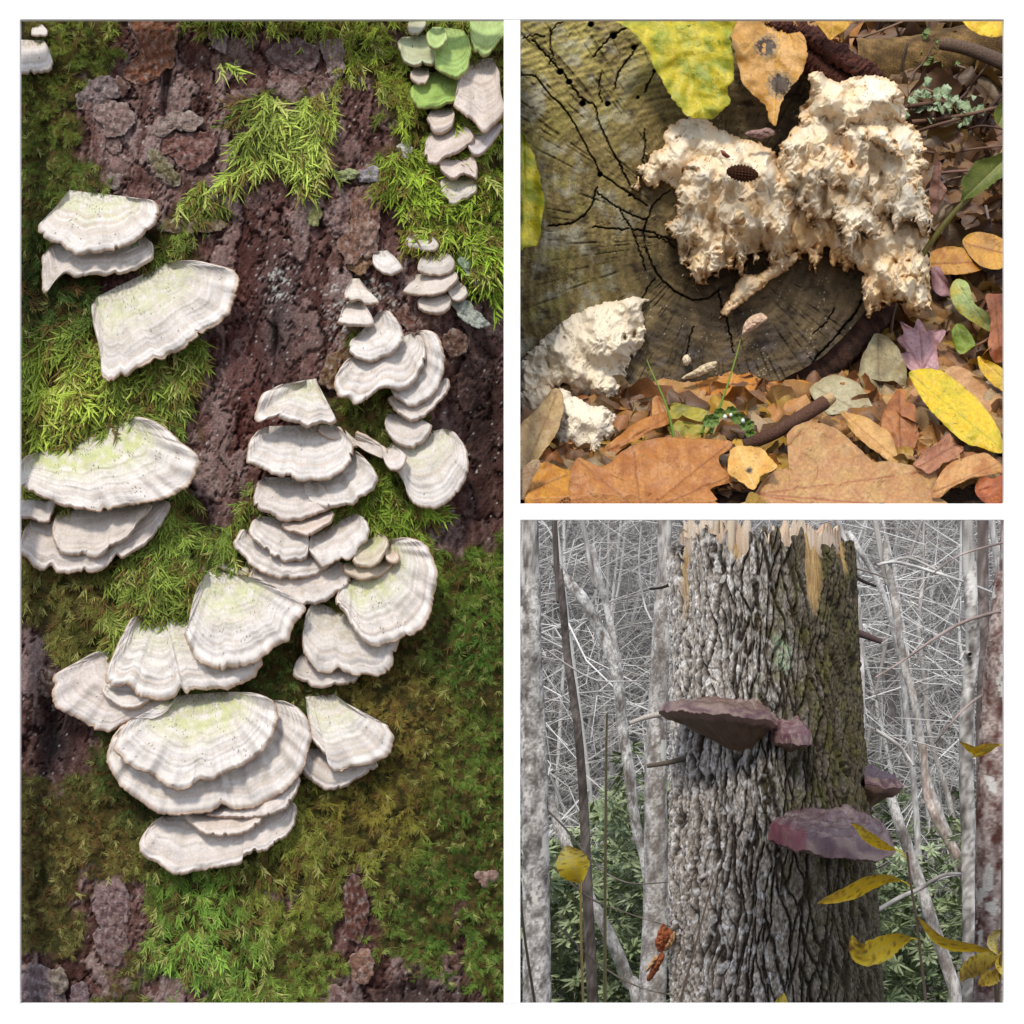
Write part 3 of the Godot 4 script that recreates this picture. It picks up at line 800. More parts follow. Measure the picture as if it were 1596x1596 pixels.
	bracket("large round ear shaped bracket standing before the dark hollow", [612, 688, 690, 668], [604, 704, 612, 722, 624, 742, 631, 756, 636, 772, 646, 785, 660, 791, 672, 791, 685, 790, 700, 780, 712, 766, 722, 750, 727, 738, 730, 722, 728, 706, 720, 690, 708, 674], 50, 8, 0.35)
	# the green and cream cluster in the upper corner
	var gg := "green bracket fungi in the upper corner of the trunk"
	var lime := Color(0.62, 0.86, 0.36)
	bracket("bright green bracket hanging beside folded cream brackets", [662, 112, 712, 114], [648, 128, 640, 140, 643, 156, 652, 167, 666, 169, 682, 168, 692, 163, 703, 161, 712, 154, 714, 136], 34, 12, 0.0, Color(0.5, 0.78, 0.22), gg)
	bracket("small beige bracket wedged between pale green and bright green ones", [646, 104, 668, 106], [640, 114, 642, 124, 652, 131, 662, 130, 669, 120], 40, 14, 0.1, Color(0.9, 0.84, 0.76), gg)
	bracket("pale green ribbed bracket over the small beige one", [626, 58, 664, 54], [620, 66, 624, 80, 630, 95, 645, 103, 658, 100, 672, 102, 681, 92, 680, 76, 672, 64], 44, 14, 0.3, Color(0.72, 0.82, 0.58), gg)
	bracket("large glossy green bracket curling over like a scroll", [682, 42, 722, 46], [670, 62, 677, 84, 678, 102, 690, 114, 702, 120, 716, 121, 728, 109, 732, 92, 734, 76, 730, 58], 52, 14, 0.0, Color(0.55, 0.82, 0.28), gg)
	bracket("round green knob on the shoulder of the scrolled bracket", [674, 42, 688, 42], [666, 52, 668, 68, 678, 76, 690, 72, 697, 60, 694, 48], 60, 26, 0.0, lime, gg)
	bracket("ringed green bracket cut by the corner of the bay", [732, 28, 790, 28], [732, 46, 735, 66, 742, 82, 756, 88, 766, 80, 778, 64, 790, 48], 44, 14, 0.0, lime, gg)
	bracket("pale stub between the green brackets at the top edge", [640, 28, 660, 28], [636, 40, 638, 52, 650, 54, 660, 46, 664, 36], 30, 8, 0.3, Color(0.8, 0.84, 0.72), gg)
	var cg := "cream folded brackets under the green ones"
	bracket("lowest cream bracket tinged green of the folded cluster", [694, 270, 730, 272], [686, 284, 688, 300, 696, 313, 710, 319, 720, 312, 730, 308, 742, 300, 742, 286], 30, 4, 0.6, Color(0.95, 0.93, 0.86), cg)
	bracket("banded brown and white bracket just over the lowest cream one", [690, 240, 732, 238], [684, 252, 688, 266, 698, 276, 708, 280, 720, 272, 732, 274, 742, 278, 744, 262, 740, 248], 36, 8, 0.0, Color(0.94, 0.86, 0.82), cg)
	bracket("grey lilac folded bracket by the bay edge", [736, 206, 768, 188], [728, 222, 734, 236, 744, 243, 756, 236, 765, 225, 774, 212, 782, 196], 36, 8, 0.0, Color(0.84, 0.82, 0.86), cg)
	bracket("crumpled cream bracket with dark creases amid the folded cluster", [674, 204, 716, 194], [664, 220, 662, 238, 668, 252, 680, 256, 692, 246, 706, 240, 726, 230, 738, 216, 732, 202], 38, 10, 0.0, Color(0.93, 0.86, 0.82), cg)
	bracket("short cream bracket below the bright green one", [672, 172, 706, 168], [666, 184, 671, 198, 680, 208, 695, 205, 705, 196, 709, 182], 34, 10, 0.0, Color(0.95, 0.88, 0.83), cg)
	bracket("large creamy folded bracket draped under the ringed green one", [724, 96, 768, 90], [714, 124, 710, 150, 708, 166, 722, 176, 735, 186, 746, 198, 756, 206, 768, 196, 780, 184, 786, 170, 780, 140, 778, 112], 46, 12, 0.0, Color(0.98, 0.92, 0.88), cg)

# ---------------------------------------------------------------- moss
func ribbon(h: Heap, from: Vector3, to: Vector3, bend: Vector3, wide: float, c0: Color, c1: Color, steps := 4) -> void:
	var d := (to - from).normalized()
	var s := d.cross(Vector3(0.2, 0.1, 1)).normalized() * wide
	var up := s.cross(d).normalized() * wide * 0.7
	var last := from
	for k in steps:
		var a := float(k) / steps
		var b := float(k + 1) / steps
		var p := last
		var q := from.lerp(to, b) + bend * sin(b * PI * 0.5) * b
		var wa := pow(1.0 - a, 0.75) * (0.55 + minf(a * 3.0, 0.45))
		var wb := pow(1.0 - b, 0.75) * (0.55 + minf(b * 3.0, 0.45))
		h.quad(p - s * wa, p + up * wa, q - s * wb, q + up * wb, c0.lerp(c1, a), c0.lerp(c1, b))
		h.quad(p + up * wa, p + s * wa, q + up * wb, q + s * wb, c0.lerp(c1, a), c0.lerp(c1, b))
		last = q

# a frond of feather moss one unit long that hangs along -y, and a star of short leaves
func frond(sd: int) -> ArrayMesh:
	var r := RandomNumberGenerator.new()
	r.seed = sd
	var h := Heap.new()
	var c0 := Color(0.55, 0.55, 0.5)
	var c1 := Color(1.1, 1.1, 1.0)
	ribbon(h, Vector3.ZERO, Vector3(0.05, -1, 0.1), Vector3(r.randf_range(-0.4, 0.4), 0, -0.3), 0.072, c0, c1, 5)
	for k in 5:
		var y := -0.12 - 0.14 * k
		var sgn := 1.0 if k % 2 else -1.0
		var l := r.randf_range(0.22, 0.42)
		ribbon(h, Vector3(0, y, 0.03), Vector3(sgn * l * r.randf_range(0.35, 0.9), y - l * r.randf_range(0.6, 1.1), 0.1 + r.randf_range(-0.05, 0.12)), Vector3(r.randf_range(-0.1, 0.1), -0.06, -0.12), 0.042, c0, c1, 3)
	for k in 14:
		var y := -0.08 - 0.055 * k
		var sgn := 1.0 if k % 2 else -1.0
		h.tri(Vector3(sgn * 0.02, y, 0.03), Vector3(sgn * 0.02, y - 0.07, 0.04), Vector3(sgn * r.randf_range(0.09, 0.15) * (1.0 - k * 0.04), y - 0.13, 0.02 + r.randf_range(0, 0.1)), c0, c1)
	return made(h)

func tuft(sd: int) -> ArrayMesh:
	var r := RandomNumberGenerator.new()
	r.seed = sd
	var h := Heap.new()
	for k in 13:
		var a := r.randf() * TAU
		var lean := r.randf_range(0.3, 1.1)
		var tip := Vector3(cos(a) * lean, sin(a) * lean - 0.25, r.randf_range(0.35, 0.9)) * r.randf_range(0.7, 1.1)
		ribbon(h, Vector3.ZERO, tip, Vector3(r.randf_range(-0.2, 0.2), -0.3, 0), 0.05, Color(0.5, 0.5, 0.45), Color(1.1, 1.1, 1.0), 3)
	return made(h)

func scatter(called: String, mesh: Mesh, mt: Material, X: Array, K: Array, label: String) -> void:
	var m := MultiMesh.new()
	m.transform_format = MultiMesh.TRANSFORM_3D
	m.use_colors = true
	m.mesh = mesh
	m.instance_count = X.size()
	for i in X.size():
		m.set_instance_transform(i, X[i])
		m.set_instance_color(i, K[i])
	var o := MultiMeshInstance3D.new()
	o.name = numbered(called)
	o.multimesh = m
	o.material_override = mt
	add_child(o)
	tag(o, label, "", "", "stuff")

func moss() -> void:
	var fx := [[], [], [], []]
	var fk := [[], [], [], []]
	var tx := [[], [], []]
	var tk := [[], [], []]
	for n in 90000:
		var px := rng.randf_range(12, 788)
		var py := rng.randf_range(-10, 1600)
		var bare := bare_at(px, py)
		if bare > rng.randf_range(0.2, 0.75) : continue
		if py > 0 and py < 1596 and cover_grid[int(py / 4) * 400 + int(px / 4)]: continue
		var clump := nf.get_noise_2d(px / 34.0, py / 34.0)
		if clump < rng.randf_range(-0.24, 0.12): continue
		var m := moss_kind(px, py)
		var tone := 1.0 + clump * 0.9 + rng.randf_range(-0.4, 0.4) + 0.5 * n1.get_noise_2d(px / 90.0, py / 90.0)
		var k: Color = C(m[1] * 0.9 + 8, m[2] * 0.92 + 12, m[3] * 0.9 + 18) * clampf(tone, 0.4, 1.8)
		if rng.randf() < 0.24: k = k.lerp(C(118, 84, 54), 0.75)
		elif rng.randf() < 0.12: k = k.lerp(C(206, 204, 130), 0.6)
		var z := trunk_z(px) + bump_z(px, py, bare)
		var long_one: bool = rng.randf() < clampf((m[0] - 10.0) / 12.0, 0.05, 0.7)
		if px > 772.0: long_one = false
		if long_one:
			var l: float = m[0] * (0.0016 if m[0] < 17.0 else 0.0020) * rng.randf_range(0.6, 1.35)
			var flow := n1.get_noise_2d(px / 80.0, py / 80.0 + 200.0) * 1.1 + rng.randf_range(-0.7, 0.7)
			var b := Basis(Vector3(0, 0, 1), flow) * Basis(Vector3(1, 0, 0), -rng.randf_range(-0.1, 0.65)) * Basis(Vector3(0, 1, 0), rng.randf_range(-0.7, 0.7))
			var v := rng.randi() % 4
			fx[v].append(Transform3D(b.scaled(Vector3(l, l, l)), P(px, py, z + 0.003)))
			fk[v].append(k)
		elif n % 3 or m[0] < 14.0:
			var l: float = rng.randf_range(0.006, 0.0125) * clampf(m[0] / 11.0, 0.85, 1.2)
			var v := rng.randi() % 3
			tx[v].append(Transform3D(Basis(Vector3(0, 0, 1), rng.randf() * TAU).scaled(Vector3(l, l, l)), P(px, py, z)))
			tk[v].append(k * 1.05)
	for v in 4: scatter("moss", frond(v + 1), M.moss, fx[v], fk[v], "long feathery yellow green moss on the trunk")
	for v in 3: scatter("moss", tuft(v + 1), M.moss, tx[v], tk[v], "short tufted moss on the trunk")
	# specks of pale debris caught in the moss

# ---------------------------------------------------------------- the log end on the shelf
const LOG := Vector2(1030, 310)        # where the middle of the sawn face is seen
const PITH := Vector2(1112, 372)
const LOG_Z := -0.35
const CRACKS := [
	[3.0, [858, 45, 858, 75, 862, 88, 856, 100]], [4.0, [830, 62, 848, 82, 868, 104, 884, 122, 892, 136, 902, 148]],
	[4.0, [902, 150, 918, 160, 928, 166, 933, 190, 946, 218, 957, 242, 966, 256, 972, 270, 982, 288]], [3.0, [812, 116, 834, 120, 850, 140, 880, 170, 906, 212, 935, 268, 952, 282, 986, 306, 1010, 320]],
	[4.0, [925, 90, 936, 74, 955, 56, 974, 44]], [4.0, [958, 138, 965, 112, 980, 92, 992, 72]], [4.0, [1005, 145, 1012, 126, 1024, 108]],
	[4.5, [856, 352, 890, 348, 912, 334, 924, 316, 930, 290]], [3.5, [930, 300, 965, 325, 1006, 342, 1016, 322, 1030, 306, 1046, 296]],
	[3.0, [925, 353, 960, 357, 1004, 360, 1046, 374]], [4.5, [1008, 342, 1003, 368, 1008, 392, 1020, 420, 1040, 444, 1062, 460, 1084, 468, 1104, 464, 1122, 452]],
	[3.0, [964, 324, 986, 362, 998, 394, 1006, 420]], [3.5, [1118, 452, 1124, 474, 1134, 505, 1144, 552]], [2.5, [1080, 510, 1072, 540, 1070, 570]],
	[5.5, [1352, 452, 1338, 480, 1318, 506, 1296, 532, 1272, 558, 1256, 588]], [2.5, [1022, 432, 1008, 452, 1000, 466]], [2.0, [1004, 200, 1006, 230, 1002, 250, 1008, 262]],
	[2.0, [936, 115, 934, 140, 938, 160]], [2.0, [876, 34, 862, 44, 858, 56]], [2.0, [816, 60, 835, 55, 850, 58]], [2.0, [1008, 370, 1030, 372, 1054, 386]], [2.5, [1300, 480, 1290, 500, 1268, 520]]]
const HOLES := [921, 38, 4.5, 956, 56, 5.5, 988, 74, 4.0, 873, 112, 5.0, 887, 128, 4.5, 908, 161, 5.0, 947, 162, 4.0, 935, 272, 4.0, 982, 304, 2.5, 994, 152, 2.2, 1020, 110, 3.0]
var crack_near := {}

func log_radius(a: float) -> float:
	# a runs from the right through below (the picture's y points down)
	var tab := [355.0, 362.0, 352.0, 335.0, 330.0, 345.0, 400.0, 425.0, 430.0, 420.0, 425.0, 420.0, 355.0, 322.0, 308.0, 330.0]
	var f := fposmod(a / TAU, 1.0) * 16.0
	var i := int(f) % 16
	return cubic_interpolate(tab[i], tab[(i + 1) % 16], tab[(i + 15) % 16], tab[(i + 2) % 16], f - int(f)) + nf.get_noise_2d(cos(a) * 2.0, sin(a) * 2.0) * 8.0

func log_crack(p: Vector2) -> float:
	var key := Vector2i(int(p.x / 30.0), int(p.y / 30.0))
	if not crack_near.has(key): return 0.0
	var deep := 0.0
	for s in crack_near[key]:
		var q := on_segment(p, s[0], s[1])
		var w: float = s[2] * (0.8 + 0.35 * n1.get_noise_2d(q.x / 14.0, q.y / 14.0))
		deep = maxf(deep, 1.0 - p.distance_to(q) / maxf(w, 0.8))
	return clampf(deep, 0, 1)

func face_z(p: Vector2) -> float:
	return LOG_Z - (p.x - LOG.x) * 0.00006 + nf.get_noise_2d(p.x / 130.0, p.y / 130.0) * 0.012

func log_end() -> void:
	for c in CRACKS:
		var pts := curve(v2(c[1]), 40)
		for k in pts.size():
			pts[k] += Vector2(n1.get_noise_2d(pts[k].x / 7.0, pts[k].y / 7.0), n1.get_noise_2d(pts[k].x / 7.0 + 40.0, pts[k].y / 7.0)) * 1.8
		for k in pts.size() - 1:
			for j in range(-1, 2):
				for i in range(-1, 2):
					var key := Vector2i(int(pts[k].x / 30.0) + i, int(pts[k].y / 30.0) + j)
					if not crack_near.has(key): crack_near[key] = []
					crack_near[key].append([pts[k], pts[k + 1], c[0] * 0.38])
	var t := thing("sawn_log", "weathered grey log end with cracks and beetle holes", "log", "", Vector3(0.25, CY + 0.2, LOG_Z))
	var nu := 392
	var nv := 424
	var V := PackedVector3Array()
	var K := PackedColorArray()
	V.resize(nu * nv)
	K.resize(nu * nv)
	for j in nv:
		for i in nu:
			var p := Vector2(810.0 + 584.0 * i / (nu - 1), 12.0 + 636.0 * j / (nv - 1))
			var d := p - LOG
			var rr := log_radius(d.angle())
			if d.length() > rr: p = LOG + d.normalized() * rr
			p.x = maxf(p.x, 810.5)
			var from := p - PITH
			var ang := from.angle()
			var rad := from.length() * (1.0 + 0.10 * n1.get_noise_2d(cos(ang) * 1.3, sin(ang) * 1.3))
			var rings := sin(rad / 2.6 + 2.0 * nf.get_noise_1d(rad / 30.0))
			var fine := nf.get_noise_2d(p.x / 8.0, p.y / 8.0)
			var coarse := nf.get_noise_2d(p.x / 80.0, p.y / 80.0)
			var z := face_z(p) + rings * 0.0006 + fine * 0.0016
			# saw marks that run across the upper part, fine rays toward the pith
			var saw := sin((p.y + p.x * 0.25 + coarse * 3.0) / 1.6) * smoothstep(260.0, 120.0, p.y)
			z += saw * 0.0005
			var ray_n := n1.get_noise_2d(ang * 46.0, 3.0 + 0.004 * rad)
			var ray := smoothstep(0.42, 0.74, ray_n) * smoothstep(60.0, 120.0, rad) * clampf(0.6 + nf.get_noise_2d(p.x / 40.0, p.y / 40.0 + 9.0) * 2.0, 0, 1)
			var cr := log_crack(p)
			z -= cr * 0.022 + ray * 0.003
			var hole := 0.0
			for h in range(0, HOLES.size(), 3):
				var e: float = Vector2(p.x - HOLES[h], p.y - HOLES[h + 1]).length() / HOLES[h + 2]
				if e < 1.0: hole = maxf(hole, 1.0 - e * e)
			z -= minf(hole * 3.0, 1.0) * 0.03
			V[j * nu + i] = P(p.x, p.y, z)
			var k := C(140, 124, 82).lerp(C(100, 86, 58), clampf(0.5 + coarse * 1.3 + fine * 0.7, 0, 1))
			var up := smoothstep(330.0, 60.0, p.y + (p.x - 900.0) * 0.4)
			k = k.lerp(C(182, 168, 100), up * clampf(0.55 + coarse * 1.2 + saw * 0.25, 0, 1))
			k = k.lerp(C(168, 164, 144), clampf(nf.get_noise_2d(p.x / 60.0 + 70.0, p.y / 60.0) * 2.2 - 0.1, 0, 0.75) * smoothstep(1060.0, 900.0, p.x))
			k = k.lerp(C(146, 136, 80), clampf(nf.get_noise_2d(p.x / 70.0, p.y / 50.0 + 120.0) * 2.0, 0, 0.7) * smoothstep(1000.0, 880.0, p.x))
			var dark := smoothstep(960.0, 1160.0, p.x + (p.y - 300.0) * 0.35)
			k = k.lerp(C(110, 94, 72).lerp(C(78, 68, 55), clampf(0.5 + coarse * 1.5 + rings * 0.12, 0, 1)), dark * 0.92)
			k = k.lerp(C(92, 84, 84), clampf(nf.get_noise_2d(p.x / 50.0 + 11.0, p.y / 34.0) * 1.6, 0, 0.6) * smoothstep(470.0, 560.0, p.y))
			k = k.lerp(C(52, 44, 40), clampf(nf.get_noise_2d(p.x / 44.0 + 211.0, p.y / 26.0) * 2.6 - 0.75, 0, 0.85))
			k *= 1.06 + rings * 0.17 + saw * 0.07 + nf.get_noise_2d(p.x / 3.0, p.y / 3.0) * 0.45 + n1.get_noise_2d(rad / 1.7, ang * 14.0) * 0.12
			k = k.lerp(C(44, 36, 28), maxf(cr * 0.8, maxf(ray * 0.6, minf(hole * 2.0, 0.8))))  # dirt and the shade inside cracks and holes, both put into the colour
			if n1.get_noise_2d(p.x / 2.2, p.y / 2.2) + 0.5 * n1.get_noise_2d(p.x / 60.0 + 33.0, p.y / 60.0) > 1.0: k = k.lerp(C(36, 32, 26), 0.85)
			if n1.get_noise_2d(p.x / 1.9 + 60.0, p.y / 1.9) + 0.35 * n1.get_noise_2d(p.x / 50.0, p.y / 50.0 + 71.0) > 1.06 - dark * 0.08: k = k.lerp(C(206, 196, 176), 0.8)
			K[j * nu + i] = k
	part("sawn_face", grid(nu, nv, V, K), M.crust, t)
	# the ring of bark round the face and the side of the log running back
	nu = 361
	var radial := [1.0, 1.015, 1.05, 1.085, 1.10, 1.11, 1.11, 1.10, 1.08]
	var depth := [0.012, 0.0, -0.004, -0.008, -0.02, -0.06, -0.14, -0.24, -0.36]
	V = PackedVector3Array()
	K = PackedColorArray()
	for j in radial.size():
		for i in nu:
			var a := -TAU * (i % (nu - 1)) / (nu - 1)
			var fur := nr.get_noise_2d(cos(a) * 22.0, sin(a) * 22.0 + 0.15 * j)
			var rr: float = log_radius(a) * (radial[j] + (fur * 0.022 if j > 1 else 0.0))
			var p := LOG + Vector2(cos(a), sin(a)) * rr
			p.x = maxf(p.x, 810.0)
			var z: float = face_z(LOG + Vector2(cos(a), sin(a)) * log_radius(a)) + depth[j] - 0.014 + nf.get_noise_2d(a * 30.0, j * 0.9) * (0.008 if j > 0 else 0.0)
			var v := P(p.x, p.y, z)
			v.x = maxf(v.x, 0.0132)
			V.push_back(v)
			K.push_back(C(96, 70, 58).lerp(C(60, 46, 42), clampf(0.5 + fur * 0.9, 0, 1)).lerp(C(132, 92, 76), clampf(nf.get_noise_2d(a * 22.0, j * 0.7 + 9.0) * 1.2, 0, 0.7)))
	part("bark", grid(nu, radial.size(), V, K), M.bark, t)
	# loose strips of bark at the top, behind the hanging leaves
	for s in [[1190, 30, 1250, 30, 1300, 60, 1360, 100, 1385, 128, 1380, 140, 1340, 125, 1290, 95, 1240, 62, 1200, 48], [1235, 70, 1262, 62, 1300, 92, 1335, 130, 1320, 142, 1290, 128, 1262, 125, 1240, 105]]:
		var o := v2(s)
		var m := Vector2.ZERO
		for q in o: m += q / o.size()
		var zz := -0.30 if o.size() > 9 else -0.315
		var zf := func(q: Vector2, r: float, _t: float) -> float:
			var along := (q - m).dot(Vector2(0.8, 0.6))
			return zz - 0.02 * r * r + 0.008 * nf.get_noise_2d(along / 5.0, (q - m).dot(Vector2(0.6, -0.8)) / 20.0)
		var cf := func(q: Vector2, _r: float, _t: float) -> Color:
			var along := (q - m).dot(Vector2(0.8, 0.6))
			var bands := nf.get_noise_2d(along / 6.0, (q - m).dot(Vector2(0.6, -0.8)) / 26.0)
			return C(104, 62, 50).lerp(C(64, 40, 36), clampf(0.5 + bands * 1.6, 0, 1))
		part("bark_strip", sheet(s, m - Vector2(40, 30), m + Vector2(40, 30), zf, cf, 2.4, 0.02, 5.0, 8.0, m.x), M.bark, t)

# ---------------------------------------------------------------- the crumbling white fungi
# outline, depth of the rim, height of the dome, how shredded the rim is, how orange it is, how strongly it hangs in ridges
func lobe(o: Node3D, outline: Array, _spine: Array, z0: float, dome: float, ragged: float, orange: float, ridges: float, white := Color(1, 1, 1), holes := []) -> void:
	var pts := v2(outline)
	var box := Rect2(pts[0], Vector2.ZERO)
	for q in pts: box = box.expand(q)
	box = box.grow(14.0)
	# how far inside the outline, every 5 px
	var gw := int(box.size.x / 5.0) + 3
	var gh := int(box.size.y / 5.0) + 3
	var deep := PackedFloat32Array()
	for j in gh:
		for i in gw:
			var q := box.position + Vector2(i, j) * 5.0
			var d := 999.0
			for k in pts.size(): d = minf(d, q.distance_squared_to(on_segment(q, pts[k], pts[(k + 1) % pts.size()])))
			deep.push_back(sqrt(d) * (1.0 if Geometry2D.is_point_in_polygon(q, pts) else -1.0))
	var step := 1.7
	var nu := int(box.size.x / step) + 1
	var nv := int(box.size.y / step) + 1
	var sd := pts[0].x * 0.13 + pts[1].y * 0.07
	var F := PackedFloat32Array()
	var Z := PackedFloat32Array()
	var K := PackedColorArray()
	F.resize(nu * nv)
	Z.resize(nu * nv)
	K.resize(nu * nv)
	for j in nv:
		for i in nu:
			var q := box.position + Vector2(i, j) * step
			var gx := (q.x - box.position.x) / 5.0
			var gy := (q.y - box.position.y) / 5.0
			var a := int(gx)
			var b := int(gy)
			var d := lerpf(lerpf(deep[b * gw + a], deep[b * gw + a + 1], gx - a), lerpf(deep[(b + 1) * gw + a], deep[(b + 1) * gw + a + 1], gx - a), gy - b)
			var down := clampf((q.y - box.position.y) / box.size.y, 0, 1)
			var wx := q.x + 4.5 * n1.get_noise_2d(q.x / 22.0 + sd, q.y / 22.0)
			var wy := q.y + 4.5 * n1.get_noise_2d(q.x / 22.0 + sd + 50.0, q.y / 22.0)
			var fray := n1.get_noise_2d(wx / 13.0 + sd, wy / 17.0) * 0.7 + n1.get_noise_2d(wx / 5.0 + sd, wy / 6.5) * 0.5
			var f := d + fray * ragged * (0.35 + down) + (n1.get_noise_2d(q.x / 19.0 + sd, q.y / 110.0) - 0.1) * ragged * 1.1 * smoothstep(0.35, 0.9, down)
			F[j * nu + i] = f
			var g := maxf(f, 0.0)
			var z := z0 + dome * (1.0 - exp(-g / (dome * 420.0))) * (0.75 + 0.25 * smoothstep(0.0, 60.0, d))
			z += n1.get_noise_2d(wx / 48.0 + sd, wy / 62.0) * 0.026 * dome / 0.08
			var hang := 0.5 - absf(n1.get_noise_2d(wx / 30.0 + sd, q.y / 120.0))
			z += hang * ridges * (0.25 + 1.7 * down) * smoothstep(0.0, 14.0, g)
			var lace := smoothstep(0.2, 0.7, n1.get_noise_2d(q.x / 45.0 + sd, q.y / 45.0 + 30.0) + down * 0.5 - 0.12)
			var pore := nc.get_noise_2d(wx / 9.0, wy / 11.0)
			z += (0.0035 * smoothstep(-1.0, -0.55, pore) - 0.0035) * lace
			z += nf.get_noise_2d(q.x / 12.0, q.y / 12.0 + sd) * 0.0024 * (0.1 + lace) + n1.get_noise_2d(q.x / 3.4, q.y / 3.4) * 0.0012
			var pit := smoothstep(0.45, 0.75, n1.get_noise_2d(wx / 17.0 + 80.0, wy / 20.0 + sd)) * lace
			z -= pit * 0.011
			for h in range(0, holes.size(), 3):
				var e: float = Vector2(q.x - holes[h], (q.y - holes[h + 1]) * 0.7).length() / holes[h + 2] + 0.3 * fray
				if e < 1.3: z -= 0.03 * clampf(1.3 - e, 0, 1)
			Z[j * nu + i] = z
			var tone := nf.get_noise_2d(q.x / 40.0 + sd, q.y / 40.0)
			var k := (C(248, 235, 212) * white).lerp(C(240, 206, 154), clampf(orange * (0.28 + tone * 1.1 + down * 0.45), 0, 1))
			k = k.lerp(C(226, 176, 114), clampf(orange * (0.9 * smoothstep(9.0, 0.0, g) + 0.4 * (1.0 - smoothstep(-1.0, -0.6, pore)) * lace + pit * 0.8 + clampf(-hang * 1.2, 0, 0.4) * down), 0, 0.9))
			if n1.get_noise_2d(q.x / 1.9 + sd, q.y / 1.9) + 0.4 * n1.get_noise_2d(q.x / 26.0, q.y / 26.0 + sd) > 0.98: k = k.lerp(C(76, 60, 46), 0.8)
			K[j * nu + i] = k
	# keep what is inside, and draw the corners just outside in to the rim
	var at := PackedInt32Array()
	at.resize(nu * nv)
	at.fill(-1)
	var V := PackedVector3Array()
	var N := PackedVector3Array()
	var KK := PackedColorArray()
	var I := PackedInt32Array()
	for j in range(1, nv - 1):
		for i in range(1, nu - 1):
			var n := j * nu + i
			var grad := Vector2(F[n + 1] - F[n - 1], F[n + nu] - F[n - nu]) / (2.0 * step)
			if F[n] < 0.0:
				var near := maxf(maxf(F[n + 1], F[n - 1]), maxf(F[n + nu], F[n - nu]))
				near = maxf(near, maxf(maxf(F[n + nu + 1], F[n - nu + 1]), maxf(F[n + nu - 1], F[n - nu - 1])))
				if near < 0.0: continue
			var q := box.position + Vector2(i, j) * step
			var z := Z[n]
			if F[n] < 0.0:
				q += grad.normalized() * minf(-F[n] / maxf(grad.length(), 0.3), step * 1.4)
				z = z0 - 0.03
			elif F[n] < 3.0: z -= 0.006 * pow(1.0 - F[n] / 3.0, 2)
			at[n] = V.size()
			V.push_back(P(q.x, q.y, z))
			KK.push_back(K[n])
			var nn := Vector3(-(Z[n + 1] - Z[n - 1]), Z[n + nu] - Z[n - nu], 2.0 * step * 0.001)
			if F[n] < 2.5: nn = nn.normalized() + Vector3(-grad.x, grad.y, 0) * (0.9 - 0.3 * maxf(F[n], 0.0))
			N.push_back(nn.normalized())
	for j in nv - 1:
		for i in nu - 1:
			var a := at[j * nu + i]
			var b := at[j * nu + i + 1]
			var c := at[(j + 1) * nu + i]
			var d := at[(j + 1) * nu + i + 1]
			if a >= 0 and b >= 0 and c >= 0: I.append_array(PackedInt32Array([a, b, c]))
			if b >= 0 and c >= 0 and d >= 0: I.append_array(PackedInt32Array([b, d, c]))
	part("lobe", arrays(V, N, KK, I), M.crust, o)

